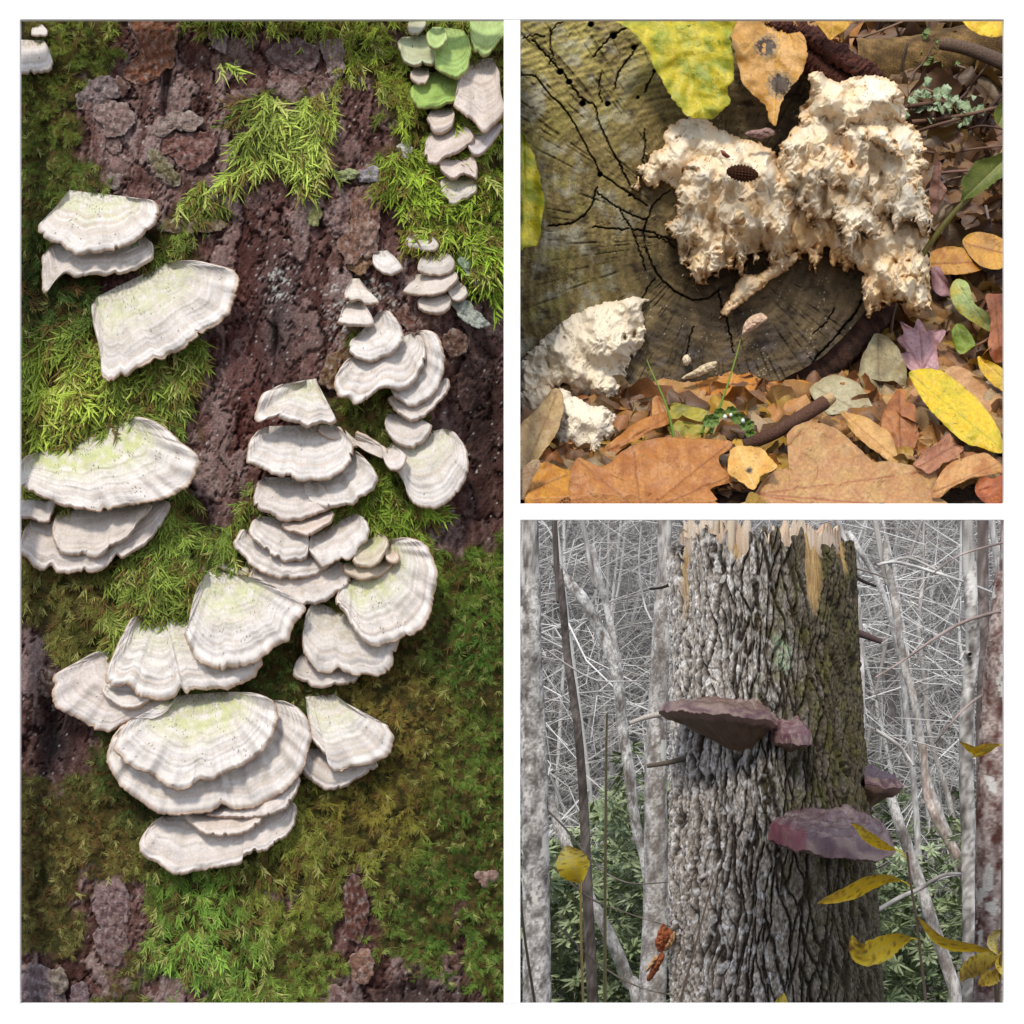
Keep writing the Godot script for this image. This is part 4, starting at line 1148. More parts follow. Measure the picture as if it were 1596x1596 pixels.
func tooth_fungi() -> void:
	var o := thing("shaggy_fungus", "large cream and white shaggy fungus hanging from the log end", "fungus", "", P(1220, 300, LOG_Z))
	# back fan with finger like spikes
	lobe(o, [964, 299, 976, 293, 1000, 283, 996, 272, 990, 262, 1006, 256, 1012, 247, 1002, 240, 1018, 236, 1034, 232, 1032, 214, 1040, 198, 1056, 188, 1084, 180, 1104, 188, 1118, 200, 1142, 211, 1176, 222, 1202, 232, 1200, 300, 1110, 320, 1062, 300, 1046, 290, 1030, 284, 1020, 292, 1008, 288, 990, 294], [1040, 262, 1160, 250], -0.330, 0.045, 6.0, 0.55, 0.012)
	lobe(o, [1198, 250, 1240, 240, 1320, 330, 1334, 400, 1324, 420, 1300, 408, 1290, 392, 1270, 418, 1258, 398, 1232, 400, 1210, 412, 1190, 420, 1200, 340], [1240, 290, 1270, 370], -0.330, 0.030, 8.0, 1.25, 0.014, Color(0.93, 0.84, 0.72))
	lobe(o, [1248, 392, 1240, 408, 1222, 424, 1200, 436, 1184, 452, 1160, 470, 1138, 486, 1114, 503, 1122, 484, 1138, 462, 1146, 440, 1160, 428, 1182, 428, 1202, 414, 1216, 396], [1144, 478, 1228, 408], -0.325, 0.016, 3.0, 0.6, 0.004, Color(0.92, 0.86, 0.8))
	lobe(o, [1300, 318, 1360, 320, 1442, 350, 1450, 400, 1449, 440, 1452, 478, 1440, 484, 1424, 486, 1414, 478, 1402, 470, 1390, 478, 1378, 474, 1366, 482, 1358, 494, 1346, 490, 1344, 466, 1338, 442, 1346, 430, 1330, 410, 1304, 396, 1290, 370], [1340, 360, 1410, 420], -0.318, 0.045, 7.0, 0.75, 0.026, Color(0.97, 0.95, 0.92))
	lobe(o, [1058, 268, 1078, 250, 1100, 236, 1126, 224, 1152, 216, 1184, 222, 1206, 236, 1222, 256, 1238, 276, 1246, 310, 1246, 346, 1242, 374, 1232, 388, 1226, 410, 1216, 432, 1204, 420, 1198, 398, 1186, 384, 1178, 402, 1168, 398, 1166, 420, 1156, 426, 1146, 408, 1134, 428, 1118, 424, 1108, 430, 1098, 442, 1080, 444, 1072, 430, 1064, 416, 1054, 410, 1064, 392, 1052, 372, 1042, 366, 1038, 350, 1050, 338, 1056, 312, 1052, 290], [1128, 270, 1160, 340], -0.312, 0.088, 8.0, 0.7, 0.032)
	lobe(o, [1204, 262, 1214, 232, 1232, 206, 1252, 186, 1276, 170, 1330, 180, 1396, 178, 1424, 196, 1440, 222, 1440, 244, 1452, 252, 1438, 268, 1440, 290, 1448, 312, 1452, 352, 1446, 368, 1436, 364, 1430, 344, 1416, 352, 1406, 366, 1396, 350, 1390, 340, 1380, 356, 1372, 376, 1356, 368, 1344, 384, 1330, 392, 1322, 372, 1312, 348, 1298, 332, 1292, 346, 1282, 344, 1274, 360, 1262, 352, 1256, 330, 1240, 320, 1228, 296, 1214, 284], [1278, 240, 1370, 280], -0.300, 0.090, 8.0, 0.65, 0.030, Color(1, 1, 1), [1360, 352, 6.0])
	lobe(o, [1256, 116, 1270, 112, 1284, 112, 1292, 124, 1306, 128, 1330, 120, 1352, 116, 1378, 119, 1396, 130, 1408, 148, 1412, 172, 1414, 188, 1404, 192, 1390, 186, 1380, 190, 1376, 204, 1368, 214, 1352, 222, 1334, 222, 1318, 214, 1300, 206, 1282, 196, 1266, 184, 1240, 190, 1246, 170, 1262, 154, 1264, 134], [1310, 150, 1370, 160], -0.290, 0.098, 5.0, 0.55, 0.010)
	lobe(o, [1266, 240, 1290, 222, 1320, 236, 1330, 262, 1318, 290, 1300, 300, 1290, 290, 1276, 300, 1262, 282, 1256, 262], [1286, 250, 1300, 274], -0.262, 0.050, 7.0, 0.8, 0.012)
	lobe(o, [1296, 318, 1330, 302, 1358, 314, 1368, 338, 1380, 356, 1366, 372, 1348, 364, 1336, 382, 1326, 396, 1316, 384, 1308, 360, 1298, 344], [1326, 322, 1344, 348], -0.262, 0.045, 8.0, 0.5, 0.014)
	lobe(o, [1352, 196, 1378, 196, 1392, 214, 1402, 232, 1408, 246, 1396, 244, 1380, 234, 1362, 226, 1350, 216], [1368, 208, 1394, 234], -0.222, 0.026, 5.0, 0.7, 0.004)
	lobe(o, [1396, 280, 1424, 286, 1440, 312, 1452, 350, 1444, 366, 1430, 356, 1420, 332, 1410, 346, 1400, 362, 1390, 352, 1386, 320], [1406, 300, 1430, 332], -0.262, 0.040, 6.0, 0.25, 0.010)
	var b := thing("crust_fungus", "chalk white crust fungus with two small holes low on the log end", "fungus", "", P(900, 560, LOG_Z))
	lobe(b, [806, 574, 820, 552, 842, 532, 866, 508, 892, 490, 918, 480, 944, 470, 966, 468, 984, 462, 1000, 464, 1012, 468, 1000, 476, 1002, 494, 1006, 516, 1004, 534, 996, 548, 986, 556, 976, 572, 978, 582, 970, 592, 972, 604, 962, 616, 950, 620, 938, 634, 922, 640, 912, 640, 902, 626, 890, 610, 880, 600, 866, 604, 858, 618, 842, 630, 824, 642, 806, 650], [870, 560, 960, 520], -0.325, 0.070, 5.0, 0.12, 0.010, Color(1, 1, 1), [973, 527, 4.0, 988, 521, 4.5])
	lobe(b, [872, 600, 896, 620, 924, 632, 948, 636, 960, 650, 962, 672, 950, 690, 942, 706, 934, 724, 914, 718, 896, 714, 880, 704, 862, 694, 852, 684, 862, 650], [884, 664, 934, 668], -0.195, 0.034, 5.0, 0.1, 0.006, Color(0.98, 0.98, 0.99))
	lobe(b, [806, 610, 830, 606, 856, 600, 866, 616, 856, 634, 840, 650, 826, 664, 806, 672], [812, 630, 846, 618], -0.280, 0.030, 5.0, 0.35, 0.008)
	# things lying on the shaggy fungus
	var V := PackedVector3Array()
	var K := PackedColorArray()
	var nu := 61
	var nv := 41
	var at := P(1157, 270, -0.196)
	for j in nv:
		var v := float(j) / (nv - 1)
		for i in nu:
			var a := TAU * (i % (nu - 1)) / (nu - 1)
			var r := 0.0122 * pow(sin(PI * clampf(v, 0.02, 0.98)), 0.45) * (1.0 + 0.26 * sin(a * 8.0 + v * 30.0) * sin(v * 30.0 - a * 8.0))
			V.push_back(at + Vector3(-0.026 + 0.052 * v, -cos(a) * r - 0.006 * (v - 0.5), sin(a) * r))
			K.push_back(C(112, 70, 50).lerp(C(46, 28, 22), 0.5 - 0.5 * sin(a * 8.0 + v * 30.0) * sin(v * 30.0 - a * 8.0)))
	single("alder_cone", grid(nu, nv, V, K), M.bark, "small dark brown cone lying on the shaggy fungus", "cone")
	for f in [["dry_petal", [1156, 520, 1162, 500, 1178, 489, 1192, 490, 1196, 498, 1180, 510, 1160, 520], C(206, 176, 152), "pale pinkish dry petal stuck on the log end", -0.325],
			["dead_leaf", [1160, 208, 1178, 202, 1196, 200, 1208, 205, 1200, 214, 1180, 216], C(140, 112, 104), "small curled mauve brown leaf behind the shaggy fungus", -0.262],
			["bark_chip", [1122, 234, 1130, 236, 1138, 244, 1130, 245], C(150, 84, 66), "tiny reddish bark chip on the shaggy fungus", -0.212],
			["wood_flake", [1064, 560, 1072, 552, 1078, 562, 1070, 570], C(226, 208, 180), "pale flake of wood stuck low on the log end", -0.338],
			["wood_flake", [1062, 590, 1080, 578, 1100, 566, 1118, 564, 1108, 578, 1086, 588], C(208, 190, 158), "long crumbly pale flake just above the leaves", -0.328]]:
		var o2 := v2(f[1])
		var m := Vector2.ZERO
		for q in o2: m += q / o2.size()
		var col: Color = f[2]
		var z0: float = f[4]
		var zf := func(q: Vector2, r: float, _t: float) -> float: return z0 + 0.008 * (1.0 - r * r) + nf.get_noise_2d(q.x / 9.0, q.y / 9.0) * 0.004
		var cf := func(q: Vector2, _r: float, _t: float) -> Color: return col * (1.0 + nf.get_noise_2d(q.x / 6.0, q.y / 6.0) * 0.5)
		single(f[0], sheet(f[1], m, m, zf, cf, 2.0, 0.003, 1.5, 6.0, m.x), M.fungus, f[3], "leaf" if f[0] == "dead_leaf" else "debris")

# ---------------------------------------------------------------- fallen leaves
# outline; midrib from base to tip; other main veins from the base; colours of blade, blotches and veins; lift off the bank, lean and curl
func leaf(called: String, label: String, outline: Array, rib: Array, veins: Array, blade: Color, blotch: Color, vein: Color, lift: float, lean: float, curl: float, ragged := 1.0, holes := [], z_at := 9.0, group := "fallen leaves round the log", specks := 0.0) -> void:
	var a := Vector2(rib[0], rib[1])
	var b := Vector2(rib[2], rib[3])
	var dir := (b - a).normalized()
	var side := Vector2(-dir.y, dir.x)
	var sd := a.x * 0.17 + b.y * 0.05
	var inside := []
	for i in range(0, outline.size(), 2): inside.append_array([clampf(outline[i], 808.0, 1590.0), clampf(outline[i + 1], 18.0, 792.0)])
	outline = inside
	var pts := v2(outline)
	var mid := Vector2.ZERO
	for q in pts: mid += q / pts.size()
	var zm := (bank_z(mid.y) + lift + (0.035 if mid.y < 600.0 else 0.018)) if z_at > 5.0 else z_at
	var lines := [[a, b]]
	for v in range(0, veins.size(), 2): lines.append([a, Vector2(veins[v], veins[v + 1])])
	var long := a.distance_to(b)
	var rib_dist := func(q: Vector2) -> float:
		var d := 99.0
		for l in lines: d = minf(d, q.distance_to(on_segment(q, l[0], l[1])))
		return d
	var side_vein := func(q: Vector2) -> float:
		var u := (q - a).dot(dir) - absf((q - a).dot(side)) * 0.75
		var gap := clampf(long / 8.0, 9.0, 26.0)
		var w := absf(fposmod(u + n1.get_noise_2d(q.x / 30.0, q.y / 30.0) * 3.0, gap) - gap * 0.5)
		return 1.0 - clampf(w / 1.5, 0, 1)
	var zf := func(q: Vector2, r: float, _t: float) -> float:
		var s := (q - a).dot(side)
		var u := clampf((q - a).dot(dir) / maxf(long, 1.0), -0.3, 1.3)
		var z: float = zm + (q.y - mid.y) * 0.001 * lean + curl * s * s * 0.00001 - absf(curl) * 0.006 * pow(u - 0.5, 2) * 4.0
		z += nf.get_noise_2d(q.x / 110.0 + sd, q.y / 110.0) * 0.014 + n1.get_noise_2d(q.x / 26.0 + sd, q.y / 26.0) * 0.002
		z -= 0.0016 * exp(-pow(rib_dist.call(q) / 2.2, 2)) + 0.0005 * side_vein.call(q)
		z += n1.get_noise_2d(q.x / 40.0, q.y / 40.0 + sd) * 0.010 * r * r
		return minf(z, -0.014)
	var cf := func(q: Vector2, r: float, _t: float) -> Color:
		var f := nf.get_noise_2d(q.x / 38.0 + sd, q.y / 38.0)
		var g := nf.get_noise_2d(q.x / 8.0, q.y / 8.0 + sd)
		var k := blade.lerp(blotch, clampf(0.32 + f * 1.7 + g * 0.35, 0, 1))
		k *= 1.0 + g * 0.28
		k = k.lerp(vein, 0.75 * exp(-pow(rib_dist.call(q) / 1.4, 2)) + 0.36 * side_vein.call(q))
		if r > 0.95: k = k.lerp(blotch * 0.8, 0.4)
		var sp := n1.get_noise_2d(q.x / 2.6 + sd, q.y / 2.6) + 0.5 * n1.get_noise_2d(q.x / 40.0, q.y / 40.0 + sd)
		if sp > 1.05 - specks: k = k.lerp(C(70, 52, 34), 0.75)
		for h in range(0, holes.size(), 3):
			var e: float = Vector2(q.x - holes[h], q.y - holes[h + 1]).length() / holes[h + 2]
			e += 0.3 * n1.get_noise_2d(q.x / 5.0, q.y / 5.0)
			if e < 1.0: k = C(70, 50, 38)
			elif e < 1.5: k = k.lerp(C(150, 128, 90), 0.7)
		return k
	var o := thing(called, label, "leaf", group, P(mid.x, mid.y, zm))
	part("blade", sheet(outline, a.lerp(b, 0.22), a.lerp(b, 0.78), zf, cf, 2.4, 0.0016, ragged * 0.7, 6.0, sd), M.leaf, o)

func stalk(o: Node3D, called: String, pts: Array, r0: float, r1: float, c0: Color, c1: Color, m: Material) -> void:
	var h := Heap.new()
	var p := PackedVector3Array()
	for q in pts: p.push_back(q)
	var s := smooth(p, maxi(6, p.size() * 5))
	var r := PackedFloat32Array()
	for k in s.size(): r.push_back(lerpf(r0, r1, float(k) / (s.size() - 1)))
	h.tube(s, r, 7, c0, c1)
	part(called, made(h), m, o)

func smooth(p: PackedVector3Array, n: int) -> PackedVector3Array:
	var o := PackedVector3Array()
	var m := p.size()
	for k in n:
		var f := float(k) / (n - 1) * (m - 1)
		var i := mini(int(f), m - 2)
		o.push_back(p[i].cubic_interpolate(p[i + 1], p[maxi(i - 1, 0)], p[mini(i + 2, m - 1)], f - i))
	return o

func fallen_leaves() -> void:
	var vein := C(150, 84, 44)
	# hanging in front of the log end
	leaf("hanging_leaf", "large yellow green leaf hanging in front of the log top", [962, 24, 985, 48, 1004, 70, 1018, 100, 1034, 130, 1052, 160, 1074, 182, 1096, 186, 1112, 184, 1126, 172, 1138, 160, 1134, 140, 1144, 120, 1142, 90, 1138, 60, 1134, 24], [1040, 10, 1100, 182], [], C(206, 188, 40), C(150, 160, 44), C(176, 176, 60), 0, 0.2, 0.6, 2.5, [], -0.27, "leaves hanging in front of the log", 0.06)
	leaf("hanging_leaf", "orange tan leaf with brown holes hanging beside the yellow green one", [1134, 24, 1140, 60, 1150, 100, 1158, 130, 1176, 150, 1194, 166, 1198, 186, 1208, 196, 1214, 176, 1222, 150, 1240, 128, 1254, 104, 1258, 70, 1244, 44, 1226, 24], [1216, 22, 1205, 192], [1160, 80, 1240, 80], C(216, 166, 96), C(196, 142, 60), C(226, 176, 70), 0, 0.3, 0.5, 2.5, [1194, 72, 14, 1216, 132, 15], -0.285, "leaves hanging in front of the log", 0.02)
	leaf("hanging_leaf", "yellow green leaf sliver at the side of the tall post", [806, 212, 822, 222, 834, 246, 842, 280, 848, 310, 844, 346, 838, 380, 820, 384, 806, 376], [815, 214, 822, 380], [], C(204, 190, 40), C(146, 158, 36), C(190, 180, 60), 0, 0.2, 0.8, 2.0, [], -0.16, "leaves hanging in front of the log")
	leaf("hanging_leaf", "small amber leaf tip at the top edge over the bark strips", [1270, 24, 1330, 24, 1320, 44, 1304, 56, 1294, 62, 1282, 48], [1300, 20, 1296, 58], [], C(222, 172, 66), C(204, 146, 52), C(226, 186, 90), 0, 0.2, 0.4, 1.5, [], -0.28, "leaves hanging in front of the log")
	leaf("hanging_leaf", "bright yellow rounded leaf in the top corner", [1500, 24, 1510, 44, 1528, 54, 1548, 58, 1566, 52, 1574, 24], [1500, 30, 1570, 30], [], C(236, 196, 36), C(222, 176, 30), C(240, 206, 80), 0, 0.2, 0.3, 1.0, [], -0.3, "leaves hanging in front of the log")
	# on the bank, from the far ones to the near ones
	leaf("fallen_leaf", "dull tan leaf beneath the toothed orange leaf", [1002, 616, 1010, 600, 1030, 590, 1050, 586, 1080, 590, 1100, 600, 1098, 622, 1080, 632, 1050, 640, 1020, 636, 1004, 628], [1004, 622, 1096, 604], [], C(196, 152, 96), C(172, 122, 70), C(160, 110, 60), 0.03, 1.2, 0.4)
	leaf("fallen_leaf", "orange brown leaf with pointed teeth against the log foot", [1086, 582, 1100, 578, 1118, 584, 1140, 578, 1148, 566, 1162, 560, 1168, 580, 1190, 592, 1214, 594, 1250, 592, 1264, 600, 1240, 608, 1210, 608, 1196, 622, 1180, 640, 1150, 648, 1120, 640, 1096, 622, 1086, 604], [1090, 600, 1240, 598], [], C(206, 140, 58), C(186, 118, 48), vein, 0.035, 1.0, 0.5)
	leaf("fallen_leaf", "greyish leaf standing on edge beside the log foot", [1340, 586, 1342, 560, 1352, 540, 1364, 520, 1380, 524, 1398, 540, 1408, 560, 1414, 580, 1410, 604, 1394, 614, 1380, 630, 1366, 636, 1356, 620, 1346, 606], [1368, 522, 1372, 630], [], C(168, 156, 118), C(146, 130, 94), C(126, 110, 80), 0.05, 0.5, 1.0)
	leaf("fallen_leaf", "dusty pink star shaped maple leaf lying by the log", [1402, 500, 1414, 510, 1424, 512, 1430, 496, 1440, 508, 1448, 520, 1462, 514, 1474, 516, 1468, 530, 1460, 542, 1462, 560, 1462, 576, 1444, 574, 1426, 580, 1412, 570, 1404, 552, 1412, 548, 1398, 530, 1408, 520], [1438, 578, 1432, 500], [1470, 518, 1404, 524], C(198, 154, 158), C(190, 140, 140), C(160, 108, 112), 0.05, 0.6, 0.3)
	leaf("fallen_leaf", "pale grey green leaf folded over behind the broken stick", [1262, 608, 1276, 594, 1298, 584, 1318, 588, 1336, 596, 1350, 614, 1362, 636, 1374, 662, 1352, 664, 1330, 650, 1310, 646, 1290, 646, 1276, 632], [1272, 604, 1366, 656], [], C(190, 180, 146), C(168, 152, 116), C(148, 132, 100), 0.05, 0.9, -0.8)
	leaf("fallen_leaf", "crumpled yellow olive leaf under the tan leaves in the middle", [1036, 644, 1050, 628, 1080, 634, 1100, 640, 1108, 662, 1096, 680, 1060, 684, 1044, 676], [1040, 650, 1102, 668], [], C(170, 158, 60), C(128, 122, 44), C(190, 176, 90), 0.05, 1.2, 0.6)
	leaf("fallen_leaf", "tall brown leaf standing between the beige and the yellow leaf", [1374, 650, 1384, 628, 1400, 606, 1412, 612, 1412, 626, 1426, 632, 1428, 660, 1432, 680, 1424, 700, 1416, 722, 1398, 712, 1382, 690, 1374, 670], [1402, 610, 1404, 718], [], C(178, 112, 54), C(152, 88, 40), C(124, 70, 34), 0.07, 0.6, -0.9)
	leaf("fallen_leaf", "tan leaf sheet spread under the big yellow leaf", [1470, 584, 1490, 570, 1520, 584, 1552, 610, 1572, 630, 1572, 680, 1540, 690, 1500, 660, 1476, 630], [1474, 590, 1566, 668], [], C(206, 158, 108), C(186, 136, 88), C(166, 116, 70), 0.04, 1.1, 0.3)
	leaf("fallen_leaf", "small yellow leaf at the edge over the big yellow leaf", [1524, 556, 1534, 560, 1548, 566, 1560, 572, 1574, 590, 1574, 612, 1556, 606, 1540, 592, 1528, 576], [1526, 558, 1574, 600], [], C(226, 186, 40), C(204, 160, 40), C(240, 204, 90), 0.1, 0.7, 0.8, 1.5)
	leaf("fallen_leaf", "large yellow leaf with a green midrib and grey tip", [1416, 582, 1436, 575, 1460, 576, 1478, 584, 1500, 602, 1520, 618, 1538, 640, 1554, 664, 1566, 700, 1552, 706, 1530, 698, 1508, 692, 1486, 676, 1464, 654, 1444, 632, 1428, 606], [1420, 584, 1562, 700], [], C(230, 190, 36), C(206, 184, 40), C(170, 170, 40), 0.11, 0.9, -0.5, 1.0, [], 9.0, "fallen leaves round the log", 0.1)
	leaf("fallen_leaf", "curled orange brown leaf roll leading to the white crust", [938, 704, 950, 690, 968, 676, 984, 662, 1004, 652, 1020, 646, 1036, 642, 1046, 654, 1040, 662, 1016, 672, 992, 686, 970, 700, 952, 714], [942, 708, 1042, 650], [], C(190, 126, 62), C(168, 104, 50), C(150, 90, 40), 0.08, 0.8, -3.0)
	leaf("fallen_leaf", "pale orange leaf scrap against the rolled leaf", [1016, 640, 1018, 620, 1028, 618, 1040, 636, 1048, 656, 1034, 662, 1018, 658], [1024, 620, 1034, 660], [], C(206, 150, 90), C(186, 128, 70), vein, 0.085, 0.7, 0.6)
	leaf("fallen_leaf", "beige curled leaf lying across the large tan leaf", [1310, 642, 1326, 644, 1350, 650, 1368, 662, 1384, 672, 1394, 690, 1400, 722, 1386, 720, 1368, 706, 1346, 690, 1326, 670], [1314, 644, 1398, 716], [], C(214, 166, 100), C(196, 144, 80), C(176, 124, 66), 0.085, 0.9, -1.6)
	leaf("fallen_leaf", "pinkish brown torn leaf beside the beige curled leaf", [1424, 724, 1440, 706, 1462, 690, 1480, 676, 1486, 690, 1502, 698, 1490, 712, 1472, 722, 1452, 736, 1438, 734], [1430, 728, 1494, 692], [], C(176, 120, 84), C(160, 100, 70), C(130, 80, 56), 0.075, 0.9, 0.5, 2.5)
	leaf("fallen_leaf", "rolled tan leaf with fine parallel ribs by the edge", [1452, 770, 1462, 744, 1478, 724, 1506, 712, 1536, 706, 1556, 720, 1570, 736, 1540, 740, 1510, 748, 1484, 760, 1464, 776], [1456, 768, 1560, 720], [], C(204, 152, 92), C(178, 116, 58), C(156, 100, 54), 0.06, 0.8, -1.8)
	leaf("fallen_leaf", "russet leaf curling up at the lower edge", [1520, 768, 1530, 742, 1548, 746, 1572, 738, 1574, 790, 1546, 790], [1526, 766, 1570, 750], [], C(184, 104, 58), C(150, 76, 40), vein, 0.03, 0.8, 0.7)
	leaf("fallen_leaf", "rust orange leaf upright at the edge behind the pink leaf", [1536, 462, 1548, 458, 1574, 470, 1574, 560, 1552, 566, 1540, 540, 1544, 500], [1550, 462, 1560, 560], [], C(186, 112, 66), C(160, 88, 50), vein, 0.06, 0.4, 0.6)
	leaf("fallen_leaf", "pale green and yellow leaf scrap beyond the pink leaf", [1480, 450, 1490, 436, 1506, 438, 1514, 456, 1520, 474, 1540, 490, 1544, 516, 1520, 504, 1496, 488, 1484, 470], [1490, 440, 1538, 510], [], C(164, 182, 106), C(190, 176, 60), C(190, 200, 140), 0.06, 0.4, 0.5)
	leaf("fallen_leaf", "mauve leaf scrap just beyond the shaggy fungus", [1452, 420, 1464, 416, 1478, 440, 1490, 458, 1470, 462, 1454, 450], [1456, 420, 1484, 458], [], C(176, 132, 136), C(160, 110, 110), C(140, 96, 96), 0.05, 0.4, 0.3)
	leaf("fallen_leaf", "green heart shaped leaf low between twigs", [1484, 512, 1496, 504, 1512, 520, 1520, 536, 1510, 546, 1496, 552, 1486, 536], [1490, 506, 1506, 548], [], C(130, 150, 40), C(110, 128, 40), C(150, 170, 80), 0.05, 0.4, 0.5)
	leaf("fallen_leaf", "amber leaf pile top by the edge under the green leaf stem", [1440, 410, 1456, 390, 1490, 384, 1520, 396, 1540, 410, 1520, 424, 1480, 428, 1456, 424], [1446, 412, 1534, 408], [], C(206, 150, 60), C(180, 118, 52), vein, 0.05, 0.8, 0.4)
	leaf("fallen_leaf", "mottled amber leaf at the edge of the leaf heap", [1500, 376, 1520, 362, 1548, 366, 1574, 380, 1574, 410, 1548, 420, 1520, 408], [1506, 380, 1570, 396], [], C(216, 160, 60), C(180, 130, 60), vein, 0.06, 0.8, 0.5)
	leaf("fallen_leaf", "brown maple leaf standing dark behind the shaggy fungus", [1448, 300, 1452, 274, 1460, 252, 1468, 256, 1466, 280, 1476, 296, 1466, 318, 1458, 334, 1448, 326], [1462, 330, 1464, 256], [], C(146, 100, 80), C(120, 80, 62), C(100, 64, 50), 0.06, 0.2, 0.4)
	# the nearest ones
	leaf("fallen_leaf", "orange leaf flat in the bottom corner by the post", [806, 800, 806, 740, 830, 724, 856, 722, 876, 730, 890, 736, 886, 760, 884, 800], [810, 770, 884, 740], [], C(200, 138, 46), C(172, 108, 40), C(150, 96, 40), 0.03, 1.1, 0.3)
	leaf("fallen_leaf", "pale brown veined leaf leaning on the post against the white crust", [806, 760, 806, 672, 826, 648, 844, 628, 862, 606, 876, 612, 878, 640, 872, 664, 862, 684, 846, 706, 826, 732], [812, 748, 868, 612], [], C(182, 152, 104), C(160, 126, 82), C(140, 112, 74), 0.11, 0.6, 0.8)
	leaf("fallen_leaf", "narrow faded leaf at the foot of the pale veined leaf", [806, 800, 806, 744, 822, 722, 838, 716, 842, 724, 832, 744, 820, 770, 816, 800], [812, 790, 838, 720], [], C(186, 158, 124), C(160, 126, 92), C(140, 108, 80), 0.1, 0.7, 0.6)
	leaf("fallen_leaf", "big smooth orange brown leaf filling the bottom by the white crust", [884, 806, 884, 770, 890, 736, 900, 714, 914, 718, 930, 728, 950, 722, 966, 706, 990, 692, 1016, 684, 1046, 681, 1080, 684, 1110, 684, 1140, 688, 1138, 700, 1122, 710, 1122, 724, 1136, 738, 1142, 750, 1126, 756, 1108, 762, 1104, 776, 1112, 806], [1000, 800, 1136, 692], [986, 694, 900, 716, 1134, 744], C(188, 126, 64), C(170, 106, 50), C(136, 80, 42), 0.05, 1.0, 0.12, 1.2)
	leaf("fallen_leaf", "round pale yellow toothed leaf between the two large leaves", [1136, 738, 1134, 718, 1142, 698, 1162, 695, 1186, 698, 1198, 710, 1212, 726, 1204, 734, 1186, 742, 1176, 764, 1162, 756, 1146, 746], [1176, 760, 1150, 698], [], C(226, 176, 92), C(214, 156, 74), C(236, 196, 130), 0.075, 0.9, 0.3, 2.0, [1168, 733, 4.0])
	leaf("fallen_leaf", "large lobed tan leaf across the bottom with reddish veins", [1166, 806, 1174, 776, 1184, 756, 1196, 742, 1212, 732, 1236, 730, 1260, 734, 1274, 728, 1272, 718, 1256, 706, 1240, 690, 1226, 680, 1240, 664, 1262, 656, 1286, 662, 1306, 670, 1336, 696, 1362, 720, 1380, 718, 1404, 722, 1424, 726, 1446, 730, 1460, 738, 1460, 770, 1454, 806], [1180, 770, 1420, 790], [1250, 670, 1440, 736, 1330, 800], C(184, 134, 86), C(190, 148, 92), C(156, 84, 56), 0.045, 0.9, 0.1, 1.5)
	leaf("fallen_leaf", "small mustard leaf scrap at the lower edge below the round yellow leaf", [1164, 806, 1166, 770, 1176, 768, 1192, 780, 1200, 806], [1170, 800, 1186, 774], [], C(170, 136, 50), C(150, 112, 40), vein, 0.03, 0.9, 0.4)
	# the stick and the small plants
	var s := thing("broken_stick", "brown broken stick with a pale snapped end on the leaves", "stick", "", P(1220, 660, -0.12))
	stalk(s, "stem", [P(1160, 694, bank_z(690) + 0.075), P(1200, 678, bank_z(684) + 0.095), P(1240, 655, bank_z(670) + 0.10), P(1285, 627, bank_z(655) + 0.10)], 0.0105, 0.0125, C(92, 66, 54), C(112, 80, 66), M.bark)
	stalk(s, "snapped_end", [P(1284, 627.5, bank_z(655) + 0.1), P(1292, 622, bank_z(655) + 0.1), P(1299, 617, bank_z(655) + 0.1)], 0.0128, 0.0085, C(206, 166, 120), C(216, 186, 146), M.wood)
	var w := thing("green_weed", "small green weed with grass blades and white flecks by the log foot", "weed", "", P(1100, 650, -0.12))
	for b in [[1052, 690, 1046, 660, 1036, 625, 1016, 580, 1008, 560], [1108, 676, 1120, 640, 1134, 600, 1146, 560, 1154, 530], [1094, 676, 1100, 655, 1104, 640]]:
		var pts := []
		for k in range(0, b.size(), 2): pts.append(P(b[k], b[k + 1], bank_z(690) + 0.06 - (690 - b[k + 1]) * 0.0006))
		stalk(w, "blade", pts, 0.0028, 0.0006, C(86, 112, 44), C(116, 140, 60), M.moss)
	for p in [[1108, 656, 12], [1122, 644, 9], [1150, 652, 10], [1164, 662, 11], [1170, 676, 8], [1140, 640, 8]]:
		var c := Vector2(p[0], p[1])
		var r: float = p[2]
		var ol := []
		for k in 14:
			ol.append(c.x + cos(TAU * k / 14) * r * (1.0 + 0.2 * (k % 2)))
			ol.append(c.y + sin(TAU * k / 14) * r * 0.8 * (1.0 + 0.2 * (k % 2)))
		var z0 := bank_z(680) + 0.075
		var zf := func(q: Vector2, rr: float, _t: float) -> float: return z0 + 0.006 * rr * rr + nf.get_noise_2d(q.x / 7.0, q.y / 7.0) * 0.004
		var cf := func(q: Vector2, _r: float, _t: float) -> Color: return C(84, 112, 44).lerp(C(116, 142, 62), 0.5 + nf.get_noise_2d(q.x / 6.0, q.y / 6.0))
		part("weed_leaf", sheet(ol, c, c, zf, cf, 2.0, 0.001), M.leaf, w)
	for p in [[1130, 650, 3.2], [1139, 647, 2.6], [1158, 656, 3.0]]:
		var ol := []
		for k in 8:
			ol.append(p[0] + cos(TAU * k / 8) * p[2])
			ol.append(p[1] + sin(TAU * k / 8) * p[2] * 1.3)
		var z1 := bank_z(680) + 0.088
		var zf := func(_q: Vector2, rr: float, _t: float) -> float: return z1 - 0.004 * rr * rr
		var cf := func(_q: Vector2, _r: float, _t: float) -> Color: return C(226, 228, 222)
		part("white_fleck", sheet(ol, Vector2(p[0], p[1]), Vector2(p[0], p[1]), zf, cf, 2.0, 0.002), M.fungus, w)
	var pl := thing("young_plant", "green leaf on a curved stem rising beside the shaggy fungus", "plant", "", P(1440, 385, -0.3))
